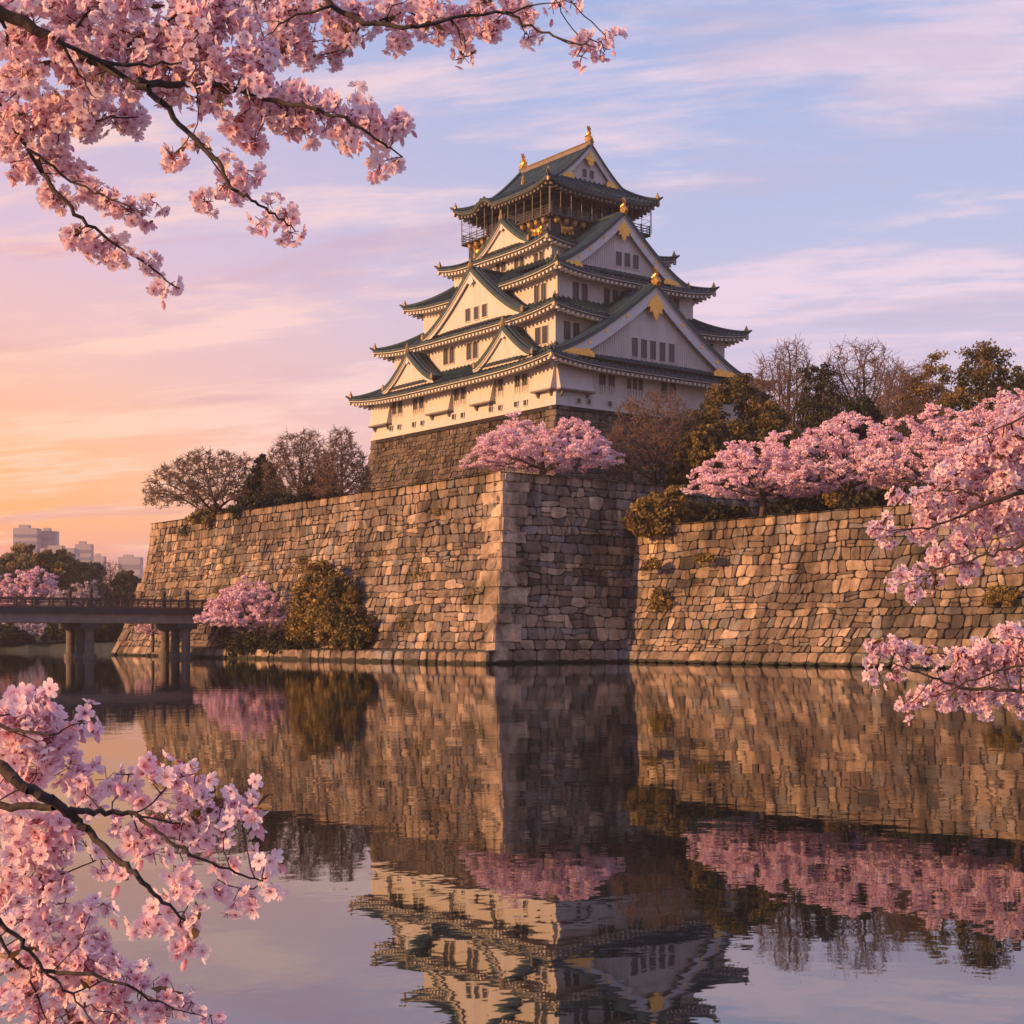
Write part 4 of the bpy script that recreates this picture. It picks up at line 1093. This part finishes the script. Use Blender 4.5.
# ------------------------------------------------------------------ bridge (runs along -x from the bastion wall)
YB = 159.5                     # centre line y at the wall
YB = wpx(203, 4)-5.8
br_ = empty('bridge', (60, YB, 0), 'long low bridge with a dark railing on paired piers crossing the moat to the bastion', 'bridge')
BL0, BL1 = -10.0, 83.4
def bb(name, x0, x1, y0, y1, z0, z1, m_, parent=br_):
    b = MB(); b.box(x0, x1, y0, y1, z0, z1)
    o = b.build(name, m_, None, loc=(60, YB, 0) if parent is not None else None)
    o.parent = parent; o.location = (0, 0, 0); return o
bb('deck', BL0, BL1, YB-3.62, YB+3.62, 5.25, 5.85, M['piercap'])
bb('kerb', BL0, BL1, YB-3.55, YB-3.2, 5.854, 6.02, M['wood']); bb('kerb', BL0, BL1, YB+3.2, YB+3.55, 5.854, 6.02, M['wood'])
bb('girder', BL0, BL1, YB-3.15, YB-2.5, 4.15, 5.246, M['conc']); bb('girder', BL0, BL1, YB+2.5, YB+3.15, 4.15, 5.246, M['conc'])
bb('girder', BL0, BL1, YB-.35, YB+.35, 4.15, 5.246, M['conc'])
for yy in (YB-3.3, YB+3.3):
    r_ = bb('railing', BL0, BL1, yy-.09, yy+.09, 6.86, 7.02, M['wood'])
    for za, zb_ in ((6.1, 6.2), (6.5, 6.6)):
        b = MB(); b.box(BL0-60, BL1-60, yy-YB-.05, yy-YB+.05, za, zb_); b.build('rail', M['wood'], r_)
    x = BL0+1
    while x < BL1:
        b = MB(); b.box(x-60-.1, x-60+.1, yy-YB-.11, yy-YB+.11, 5.95, 7.1); b.build('post', M['wood'], r_); x += 2.05
    for x in (BL1-6.2, BL1-18.2, BL1-30.2, BL1-42.2, BL1-54.2):
        b = MB(); b.box(x-60-.22, x-60+.22, yy-YB-.22, yy-YB+.22, 5.95, 7.25)
        b.lathe([(.24, 7.25), (.3, 7.38), (.2, 7.5), (.3, 7.68), (.34, 7.85), (.25, 8.05), (.04, 8.3)], x-60, yy-YB, 10); b.build('finial_post', M['piercap'], r_, loc=(0, 0, 0))
for x in (BL1-6.2, BL1-18.2, BL1-30.2, BL1-42.2, BL1-54.2, BL1-66.2):
    p = bb('pier', x-1.2, x+1.2, YB-3.6, YB+3.6, 3.45, 4.146, M['piercap'])
    for yy in (YB-3.0, YB, YB+3.0):
        b = MB(); b.lathe([(.75, -1.5), (.75, .5), (.52, .7), (.50, 3.1), (.75, 3.446)], x-60, yy-YB, 14); b.build('column', M['pier'], p)

# ------------------------------------------------------------------ far bank and city
mb = MB(); g = random.Random(3)
n = 60; vs = []; fs = []
for i in range(n+1):
    px = -260+i*640/n
    for j, Y in enumerate((262, 270, 300, 420, 900, 2600)):
        Yq = Y+(8*noise.noise(Vector((i*.3, 0, 1))) if j < 2 else 0)
        x, y = at(px, Yq+ (0 if j else 0)); vs.append((x, y, (-.5, 1.2, 3.0, 6.5, 8, 8)[j]))
for i in range(n):
    for j in range(5): fs.append((i*6+j, i*6+j+1, i*6+j+7, i*6+j+6))
mb.add(vs, fs); tag(mb.build('far_bank', M['bank']), kind='structure')
FB = 'trees on the far bank beyond the bridge'
def ft(px, Y, wpx_, ytop, lb, seed, matn, kind='leafy', **k):
    z0 = 1.5 if Y < 300 else 3.5
    H = zat(ytop, Y)-z0
    return tree('cherry_tree' if kind == 'cherry' else 'bare_tree' if kind == 'bare' else 'leafy_tree', tat(px, Y, z0), H, wpx_/FPX*Y, lb, 'cherry tree' if kind == 'cherry' else 'tree', FB, kind, seed, matn, **k)
ft(12, 330, 74, 542, 'olive brown tree at the left edge beyond the bridge', 201, 'leafwarm', size=.3)
ft(50, 345, 84, 546, 'broad brown tree under the tall grey tower block', 202, 'leafolive', size=.3)
ft(86, 350, 60, 559, 'bright yellow green tree right of the tower block', 203, 'leafwarm', size=.3)
ft(110, 370, 40, 560, 'thin bare tree standing against the distant skyline', 204, None, 'bare')
ft(128, 355, 56, 572, 'brownish leafy tree beside the far end of the bastion', 205, 'leafolive', size=.3)
ft(150, 350, 50, 590, 'low brownish tree showing just above the bridge railing', 206, 'leafolive', size=.3)
ft(-15, 300, 90, 566, 'pink cherry tree at the left edge behind the bridge', 207, 'bloompale', 'cherry', maxc=600, size=.25)
ft(30, 298, 84, 566, 'pale pink cherry tree behind the bridge, the widest on the far bank', 208, 'bloom', 'cherry', maxc=700, size=.24)
ft(76, 292, 80, 580, 'pale cherry tree behind the bridge beside its left finial', 209, 'bloompale', 'cherry', maxc=600, size=.24)
ft(30, 276, 60, 620, 'whitish cherry tree low at the waterline under the bridge', 210, 'bloompale', 'cherry', maxc=400, size=.22)
ft(-30, 274, 70, 610, 'dark leafy tree at the waterline left of the whitish cherry', 211, 'leafdark', size=.25)
ft(70, 276, 56, 616, 'dark bush like tree by the water under the bridge', 212, 'leafdark', size=.25)
ft(2, 272, 60, 626, 'dark bush like tree by the water at the left edge', 213, 'leafdark', size=.25)
ft(110, 280, 56, 612, 'dark tree by the water right of the left pier', 214, 'leafdark', size=.25)
ft(146, 284, 50, 612, 'dark tree by the water near the bastion foot', 215, 'leafdark', size=.25)
def tower(px0, px1, ytop, Y, label, floors, step=None):
    x0, y0 = at((px0+px1)/2, Y); w_ = (px1-px0)/FPX*Y; h = zat(ytop, Y)
    root = empty('tower_block', (x0, y0, 0), label, 'building', 'distant city buildings', -YAW)
    b = MB(); b.box(-w_/2, w_/2, 0, w_*.6, 0, h); b.box(-w_*.3, w_*.12, w_*.1, w_*.4, h, h+h*.03)
    b.build('wall', M['tower'], root)
    for s in range(floors):
        z = h*(.08+.9*s/floors); b = MB(); b.box(-w_*.46, w_*.46, -.5, -.02, z, z+h*.9/floors*.45); b.box(w_/2+.02, w_/2+.5, w_*.05, w_*.55, z, z+h*.9/floors*.45); b.build('window_band', M['towerwin'], root)
tower(13, 37, 528, 1700, 'tall grey tower block, left half of the distant pair', 14)
tower(39, 56, 531, 1720, 'tall grey tower block, right half of the distant pair', 14)
tower(40, 74, 548, 1500, 'broad pale low block in front of the twin tower blocks', 8)
tower(75, 91, 544, 1800, 'slim pinkish tower standing right of the twin blocks', 12)
tower(92, 104, 556, 2000, 'small far block right of the slim pinkish tower', 7)
tower(118, 140, 557, 2100, 'faint wide far block beside the bastion end', 7)

# ------------------------------------------------------------------ air
hm = bpy.data.materials.new('haze_air'); hm.use_nodes = True; t = hm.node_tree; t.nodes.clear()
pv = N(t, 'ShaderNodeVolumePrincipled'); pv.inputs['Color'].default_value = (.95, .80, .82, 1); pv.inputs['Density'].default_value = .00021; pv.inputs['Anisotropy'].default_value = .1
ot = N(t, 'ShaderNodeOutputMaterial'); t.links.new(pv.outputs[0], ot.inputs['Volume'])
hb = MB(); hb.box(-2530, 3530, -2530, 3530, -7, 112); tag(hb.build('haze', hm), 'thin pink evening haze over the moat and the far city', 'haze', kind='stuff')
#@@BLOSSOM
# ------------------------------------------------------------------ near blossom branches
def petal_template():
    V = []; F = []; T = []
    for i in range(5):
        a = 2*PI*i/5; ca, sa = math.cos(a), math.sin(a)
        pts = [(.06, 0, 0, .12), (.48, -.36, .12, .62), (.54, 0, .02, .45), (.48, .36, .12, .62), (.82, -.38, .22, .95), (.82, 0, .13, .85), (.82, .38, .22, .95), (1.03, -.17, .27, 1.0), (1.03, .17, .27, 1.0), (.93, 0, .22, .95)]
        b = len(V)
        for (r, s, z, t) in pts: V.append((r*ca-s*sa, r*sa+s*ca, z)); T.append(t)
        F += [(b, b+1, b+2, b+2), (b, b+2, b+3, b+3), (b+1, b+4, b+5, b+2), (b+2, b+5, b+6, b+3), (b+4, b+7, b+9, b+5), (b+5, b+9, b+8, b+6)]
    return np.array(V), F, np.array(T)
PV, PF, PT = petal_template()
PF4 = [f for f in PF if f[2] != f[3]]; PF3 = [f[:3] for f in PF if f[2] == f[3]]
def rand_frames(zdir, g):
    a = g.normal(size=zdir.shape); x = a-zdir*(a*zdir).sum(1)[:, None]; x /= np.linalg.norm(x, axis=1)[:, None]
    return x, np.cross(zdir, x), zdir
def place(tV, frames, pos, scale):
    x, y, z = frames
    return (pos[:, None]+scale[:, None, None]*(tV[None, :, 0:1]*x[:, None]+tV[None, :, 1:2]*y[:, None]+tV[None, :, 2:3]*z[:, None])).reshape(-1, 3)
def faces_for(n, nv, F):
    F = np.array(F); return (np.arange(n)[:, None, None]*nv+F[None]).reshape(-1, F.shape[1])
def spray(label, Y0, lines, discs, seed, group, dens=2.3, fr=.0185, cl_r=.034, per=7, thick=.8, rmain=.012, bud=.06, leafp=.12):
    g = np.random.default_rng(seed); rr_ = random.Random(seed)
    org = P3(lines[0][0][0], lines[0][0][1], Y0)
    root = empty('cherry_branch', org, label, 'cherry branch', group)
    O = np.array(org)
    # main limbs
    nodes = []; par = []; fixr = []
    for ln in lines:
        rm = ln[-1] if not isinstance(ln[-1], tuple) else rmain
        pts = [p for p in ln if isinstance(p, tuple)]
        Yo = rr_.uniform(-.10, .10)
        P = [np.array(P3(p[0], p[1], Y0+(p[2] if len(p) > 2 else -.10*Y0/3.7+Yo+.04*math.sin(i*1.3+seed)))) for i, p in enumerate(pts)]
        prev = -1
        if nodes:                       # start from the nearest earlier node when the line begins on a limb
            D = [np.linalg.norm(P[0]-q) for q in nodes]; k = int(np.argmin(D))
            prev = k
        L = len(P)
        for i in range(L):
            m_ = 1 if i == 0 else 5
            for s in range(1, m_+1):
                q = P[i] if i == 0 else P[i-1]+(P[i]-P[i-1])*s/m_
                t = (max(0, i-1)+s/m_)/max(1, L-1) if i else 0
                q = q+np.array([rr_.gauss(0, .0022) for _ in range(3)])*(Y0/3)
                nodes.append(q); par.append(prev); fixr.append(rm*.72*(1-.8*t)*(1+.12*rr_.random())); prev = len(nodes)-1
    nmain = len(nodes)
    # cluster centres
    cl = []
    tot = 0
    for (px, py, r) in discs:
        cpx = 2*cl_r/Y0*FPX
        k = max(1, int(round(dens*.82*(r*r*PI)/(cpx*cpx*.72))))
        for _ in range(k):
            a = g.uniform(0, 2*PI); q = math.sqrt(g.uniform(0, 1))*max(1, r-cpx*.38)
            dep = Y0+g.normal(0, thick*.5)*min(.42, r/FPX*Y0*1.25)
            cl.append(P3(px+q*math.cos(a), py+q*math.sin(a), dep))
    cl = np.array([tuple(p) for p in cl])
    # twigs grow from the limbs to the clusters
    N_ = np.array(nodes); par = list(par); st = .028*Y0/3
    att = cl; near = np.full(len(att), 1e9); who = np.zeros(len(att), int); start = 0; alive = np.ones(len(att), bool)
    for it in range(60):
        new = N_[start:]
        if not len(new): break
        D = np.linalg.norm(att[:, None]-new[None], axis=2); m_ = D.argmin(1); dm = D[np.arange(len(att)), m_]
        up = dm < near; near[up] = dm[up]; who[up] = m_[up]+start
        alive &= near > st*1.05
        if not alive.any(): break
        start = len(N_); idx = np.where(alive)[0]; add = []; pr = []
        for nd in np.unique(who[idx]):
            v = att[idx[who[idx] == nd]]-N_[nd]; v /= np.linalg.norm(v, axis=1)[:, None]; s = v.sum(0)+g.normal(0, .22, 3); L = np.linalg.norm(s)
            if L < 1e-3: continue
            add.append(N_[nd]+s/L*st); pr.append(nd)
        if not add: break
        N_ = np.vstack([N_, add]); par += pr
    par = np.array(par); n = len(N_); w_ = np.zeros(n)
    for i in range(n-1, 0, -1):
        if w_[i] == 0: w_[i] = 1
        if par[i] >= 0: w_[par[i]] += w_[i]
    R_ = .0011*Y0/3*np.maximum(w_, 1)**.42
    R_ = np.minimum(R_, .0045); R_[:nmain] = np.array(fixr)
    sel = np.where(par >= 0)[0]
    k = 8; a = N_[par[sel]]-O; b = N_[sel]-O; ra = np.minimum(R_[par[sel]], R_[sel]*1.3); rb = R_[sel]
    d = b-a; L = np.linalg.norm(d, axis=1); d /= np.maximum(L, 1e-6)[:, None]
    ref = np.where(np.abs(d[:, 2:3]) > .9, np.array([[1, 0, 0]]), np.array([[0, 0, 1]])); u = np.cross(d, ref); u /= np.linalg.norm(u, axis=1)[:, None]; v = np.cross(d, u)
    V = []
    for (p, r) in ((a-d*(ra*.5)[:, None], ra), (b, rb)):
        for j in range(k):
            t = 2*PI*j/k; V.append(p+(u*math.cos(t)+v*math.sin(t))*r[:, None])
    V = np.stack(V, 1).reshape(-1, 3); base = np.arange(len(sel))[:, None]*2*k; F = np.vstack([np.hstack([base+j, base+(j+1) % k, base+k+(j+1) % k, base+k+j]) for j in range(k)])
    np_mesh('limbs', V, F, np.full(len(V), .5), M['bark'], root, True)
    # flowers
    nc = len(cl); cnt = g.integers(per-2, per+3, nc); C_ = np.repeat(cl-O, cnt, 0); n = len(C_)
    dirs = g.normal(size=(n, 3)); dirs[:, 2] -= .25; dirs /= np.linalg.norm(dirs, axis=1)[:, None]
    pos = C_+dirs*(cl_r*g.uniform(.55, 1.1, n))[:, None]
    face = dirs+g.normal(0, .45, (n, 3)); face /= np.linalg.norm(face, axis=1)[:, None]
    isb = g.random(n) < bud
    sc = fr*g.uniform(.82, 1.12, n); 
    clt = np.repeat(g.normal(.03, .13, nc), cnt)
    op = g.uniform(.6, 1.5, n)                    # how cupped
    f_ = ~isb
    tV = PV
    Vs = place(tV, rand_frames(face[f_], g), pos[f_], sc[f_])
    # cup some flowers more strongly
    cup = np.repeat((op[f_]-1), len(tV))[:, None]*np.repeat(face[f_], len(tV), 0)*np.tile(tV[:, 2], f_.sum())[:, None]*np.repeat(sc[f_], len(tV))[:, None]*2.2
    Vs = Vs+cup
    tt = np.clip(np.tile(PT, f_.sum())*.85+np.repeat(clt[f_]+g.normal(0, .10, f_.sum()), len(tV)), 0, 1)
    F4 = faces_for(f_.sum(), len(tV), PF4); F3 = faces_for(f_.sum(), len(tV), PF3)
    # buds : small closed teardrops
    bp = [(0, -.5)]; bV = []; bF = []
    for (r, z) in ((.18, -.9), (.42, -.3), (.40, .2), (.05, .75)):
        for j in range(5): bV.append((r*math.cos(2*PI*j/5), r*math.sin(2*PI*j/5), z))
    for i in range(3):
        for j in range(5): bF.append((i*5+j, i*5+(j+1) % 5, i*5+5+(j+1) % 5, i*5+5+j))
    bV = np.array(bV); drop = face[isb]*.5; drop[:, 2] -= .8; drop /= np.linalg.norm(drop, axis=1)[:, None]
    Vb = place(bV, rand_frames(drop, g), pos[isb]+drop*fr, sc[isb]*.8)
    nV = len(Vs); Vall = np.vstack([Vs, Vb]); tb = np.tile(np.repeat([.0, .2, .35, .3], 5), isb.sum())
    Fq = np.vstack([F4, faces_for(isb.sum(), len(bV), bF)+nV]) if isb.sum() else F4
    # triangles get a doubled quad so that one face size serves (a quad with its last two corners a hair apart is avoided)
    me = bpy.data.meshes.new('blossoms'); nl = Fq.size+F3.size
    me.vertices.add(len(Vall)); me.vertices.foreach_set('co', Vall.astype(np.float32).ravel())
    me.loops.add(nl); me.loops.foreach_set('vertex_index', np.concatenate([Fq.ravel(), F3.ravel()]).astype(np.int32))
    me.polygons.add(len(Fq)+len(F3))
    ls = np.concatenate([np.arange(len(Fq))*4, Fq.size+np.arange(len(F3))*3]).astype(np.int32); me.polygons.foreach_set('loop_start', ls)
    me.polygons.foreach_set('loop_total', np.concatenate([np.full(len(Fq), 4), np.full(len(F3), 3)]).astype(np.int32))
    me.update(calc_edges=True); at_ = me.attributes.new('tint', 'FLOAT', 'POINT'); at_.data.foreach_set('value', np.concatenate([tt, tb]).astype(np.float32))
    me.polygons.foreach_set('use_smooth', np.ones(len(me.polygons), dtype=bool))
    me.materials.append(M['petal']); o = bpy.data.objects.new('blossoms', me); C.objects.link(o); o.parent = root
    # calyx, stamens and flower stalks
    mbv = []; mbf = []; nn = 0
    cV = [(0, 0, -.62)]+[(.17*math.cos(2*PI*j/5), .17*math.sin(2*PI*j/5), -.02) for j in range(5)]+[(.13*math.cos(2*PI*j/5+.3), .13*math.sin(2*PI*j/5+.3), .10) for j in range(5)]
    cF4 = [(1+j, 1+(j+1) % 5, 6+(j+1) % 5, 6+j) for j in range(5)]
    cV = np.array(cV); Vc = place(cV, rand_frames(face[f_], g), pos[f_], sc[f_]); Fc = faces_for(f_.sum(), len(cV), cF4)
    sF = np.array([(0, 1+j, 1+(j+1) % 5, 0) for j in range(5)])
    # stalk: 3 sided prism from the cluster centre to the flower's back
    A_ = C_; B_ = pos-face*(sc*.6)[:, None]; d = B_-A_; L = np.linalg.norm(d, axis=1); d /= L[:, None]; x, y, z = rand_frames(d, g); rs = .0009*Y0/3
    Vp = np.stack([A_+x*rs, A_-x*rs*.5+y*rs*.87, A_-x*rs*.5-y*rs*.87, B_+x*rs, B_-x*rs*.5+y*rs*.87, B_-x*rs*.5-y*rs*.87], 1).reshape(-1, 3)
    Fp = faces_for(n, 6, [(0, 1, 4, 3), (1, 2, 5, 4), (2, 0, 3, 5)])
    st_ = []; stf = []
    ns = 5
    ang = np.arange(ns)*2*PI/ns
    sV = []; sFs = []
    for j, a0 in enumerate(ang):
        b0 = len(sV); sV += [(.03*math.cos(a0), .03*math.sin(a0), 0), (.04*math.cos(a0+1), .04*math.sin(a0+1), 0), (.34*math.cos(a0+.12), .34*math.sin(a0+.12), .42), (.30*math.cos(a0-.1), .30*math.sin(a0-.1), .44)]; sFs.append((b0, b0+1, b0+2, b0+3))
    sV = np.array(sV); Vt = place(sV, rand_frames(face[f_], g), pos[f_], sc[f_]); Ft = faces_for(f_.sum(), len(sV), sFs)
    VV = np.vstack([Vc, Vp, Vt]); FF = np.vstack([Fc, Fp+len(Vc), Ft+len(Vc)+len(Vp)])
    np_mesh('calyxes', VV, FF, np.full(len(VV), .5), M['calyx'], root)
    # young bronze leaves
    li = np.where(g.random(nc) < leafp)[0]
    if len(li):
        k = 3; P0 = np.repeat((cl-O)[li], k, 0); dd = g.normal(size=(len(P0), 3)); dd[:, 2] += .3; dd /= np.linalg.norm(dd, axis=1)[:, None]
        lV = np.array([(0, 0, 0), (.30, .16, .04), (.62, .15, .03), (1, 0, -.08), (.62, -.15, .03), (.30, -.16, .04), (.45, 0, -.03)])
        x, y, z = rand_frames(dd, g)
        Vl = place(lV, (dd, x, y), P0, fr*g.uniform(1.6, 2.8, len(P0)))
        np_mesh('young_leaves', Vl, faces_for(len(P0), 7, [(0, 1, 2, 6), (6, 2, 3, 3+1), (0, 6, 4, 5)]), np.repeat(g.random(len(P0)), 7), M['younga'], root)
    return n
GB = 'near blossoming cherry branches framing the view'
spray('thick dark cherry branch with dense pink blossom filling the top left corner', 3.7,
 [[(-60,-20),(0,12),(60,42),(100,65),(140,85),.026], [(140,85),(165,105),(190,135),(215,160),(230,185),(250,200),(275,215),(296,231),.011],
  [(140,82),(185,85),(235,88),(270,100),(310,108),(345,118),(385,145),(402,156),.012], [(100,63),(150,65),(205,60),.008], [(0,12),(10,50),(28,75),.007], [(60,42),(80,75),(95,100),.006], [(60,42),(90,10),(115,-25),.006], [(100,65),(150,30),(200,5),(250,-20),.007]],
 [(10,15,42),(60,5,42),(70,40,40),(120,10,42),(130,45,36),(180,15,42),(185,55,38),(230,30,40),(25,60,36),(85,75,36),(130,80,24),(165,60,35),(205,82,36),(240,85,40),(262,60,26),(275,105,34),(298,128,22),(330,118,26),(358,112,26),(385,130,22),(403,125,14),(378,165,12),(396,160,9),(345,138,18),(236,128,20),(255,140,12),(300,95,20),(170,90,18),
  (178,156,16),(197,138,9),(206,203,13),(236,186,20),(248,172,12),(262,222,11),(287,212,12),(290,232,8),(222,160,10),(270,205,8)], 401, GB, dens=2.2)
spray('drooping cherry branch with pink blossom along the left edge, below the thick dark branch', 3.9,
 [[(-50,50),(0,108),(30,150),(50,185),(75,213),(110,240),(150,268),(178,290),.012], [(30,150),(70,180),(110,198),(150,215),.006], [(-40,110),(10,130),(60,128),(110,118),(140,118),.008]],
 [(5,100,30),(30,95,32),(60,105,30),(98,100,22),(20,140,28),(50,132,28),(90,122,24),(120,118,20),(136,122,16),(22,165,18),(53,160,20),(72,166,14),(50,195,15),(90,186,12),(110,196,20),(134,208,18),(153,221,10),(156,203,6),(75,232,16),(95,246,15),(120,256,16),(118,240,9),(150,262,12),(172,283,9),(158,288,8),(66,202,10)], 402, GB, dens=2.1)
spray('thin blossoming cherry branch reaching farthest right along the top edge of the photo', 4.6,
 [[(285,-50),(331,6),(365,22),(410,28),(450,19),(505,12),(537,29),(566,42),(596,47),.012], [(331,6),(290,18),(262,40),.007], [(365,22),(350,45),(335,60),.005], [(450,19),(465,40),(464,58),.005], [(505,12),(540,5),(572,0),.005]],
 [(245,8,30),(285,36,30),(285,5,30),(325,20,34),(305,58,16),(345,45,20),(365,20,32),(405,15,32),(400,42,14),(440,22,26),(465,42,12),(463,57,8),(478,14,26),(497,25,16),(525,15,14),(529,38,10),(515,5,15),(552,6,9),(572,3,8),(584,42,12),(602,50,12),(582,57,7),(614,36,6),(330,58,10),(420,-5,20)], 403, GB, dens=2.1)
spray('nearest cherry branch with large pink blossoms in the bottom left corner', 2.6,
 [[(-60,735),(0,768),(21,786),(53,802),(75,818),(92,834),(117,859),(139,877),(160,898),(185,921),.015], [(-60,800),(0,807),(53,807),(75,810),(107,813),(135,813),(156,831),(188,854),(228,870),(263,882),.0095],
  [(-40,835),(0,859),(21,873),(43,884),.005], [(-40,700),(10,730),(50,735),(80,724),.006]],
 [(7,724,32),(18,708,24),(39,698,14),(43,715,26),(32,742,32),(60,742,26),(82,718,13),(90,724,11),(36,770,24),(68,765,16),(11,778,24),(85,782,18),(107,780,10),(89,798,14),(132,792,20),(160,765,12),(185,762,13),(140,768,7),(174,777,14),(153,783,15),(199,775,12),(199,795,18),(220,802,14),(242,793,5),(249,813,20),(256,806,16),(228,827,20),(192,816,24),(164,820,22),(142,836,24),(121,830,15),(153,854,12),(174,866,11),(199,838,15),(100,858,15),(85,846,15),(50,825,26),(20,820,26),(53,852,26),(18,845,26),
  (28,873,26),(53,880,20),(7,888,24),(220,866,13),(192,886,16),(213,888,11),(178,888,8),(153,908,12),(142,926,5),(174,929,11),(199,922,9),(181,940,6),(199,945,4),(235,902,4),(256,897,7),(273,886,9),(269,863,13),(262,856,10),(128,880,4)], 404, GB, dens=1.9, fr=.0178, cl_r=.030, per=6, bud=.09)
spray('low cherry branch with pink blossom at the very bottom left, under the nearest one', 3.0,
 [[(-50,880),(0,920),(18,941),(43,969),(71,994),(100,1030),.008], [(-40,900),(0,937),(28,980),(53,1030),.007], [(43,969),(85,975),(125,985),(165,1005),(205,1018),.006]],
 [(39,902,24),(64,903,13),(85,910,14),(107,906,5),(11,920,22),(43,930,24),(71,934,22),(92,946,20),(53,955,26),(21,962,26),(82,966,24),(110,966,15),(124,976,14),(142,974,6),(153,981,6),(53,980,22),(82,991,24),(107,998,22),(131,998,18),(21,998,26),(43,1012,24),(71,1016,24),(121,1015,18),(174,992,8),(174,1008,14),(192,1002,9),(210,1015,8),(156,1016,13),(30,1040,24),(90,1040,24)], 405, GB, dens=2.0, fr=.0178, cl_r=.030, per=6)
spray('cherry branch with full pink blossom hanging in front of the right moat wall', 6.0,
 [[(1110,455),(1030,490),(990,502),(965,515),(930,527),(893,531),.014], [(1110,520),(1024,545),(985,555),(950,565),(915,580),.010], [(1100,380),(1050,405),(1010,422),(970,442),.010], [(990,502),(960,490),(930,492),(905,496),.006]],
 [(955,484,28),(983,468,30),(1010,458,32),(1030,430,34),(1035,500,30),(920,494,16),(896,494,9),(932,508,20),(959,515,20),(987,505,24),(1014,500,24),(876,530,10),(892,537,11),(884,522,8),(916,533,11),(928,525,11),(936,552,14),(959,541,17),(967,561,16),(947,557,13),(967,577,9),(900,575,10),(920,572,11),(936,580,7),(912,592,12),(893,584,6),(979,533,13),(999,521,16),(1020,533,18),(1003,553,14),(1020,553,14),(1007,486,24),(1014,438,24),(991,442,20),(967,454,18),(947,476,16)], 406, GB, dens=2.5, fr=.0185, cl_r=.036, per=7, leafp=.06)
spray('lower cherry branch with pink blossom over the waterline at the right edge', 6.0,
 [[(1110,705),(1020,690),(970,690),(940,680),(905,668),(882,662),.012], [(1110,650),(1030,665),(990,672),(950,690),(918,702),.009]],
 [(876,648,12),(870,663,8),(892,647,12),(912,655,14),(896,671,9),(873,676,7),(930,655,8),(940,655,7),(877,683,5),(991,647,20),(1014,638,22),(967,660,18),(987,671,22),(1014,663,24),(959,679,17),(938,687,16),(920,696,12),(908,712,6),(947,702,14),(975,695,17),(999,691,18),(1018,699,17),(983,709,9),(905,703,7),(1035,650,24)], 407, GB, dens=2.5, fr=.0185, cl_r=.036, per=7, leafp=.06)
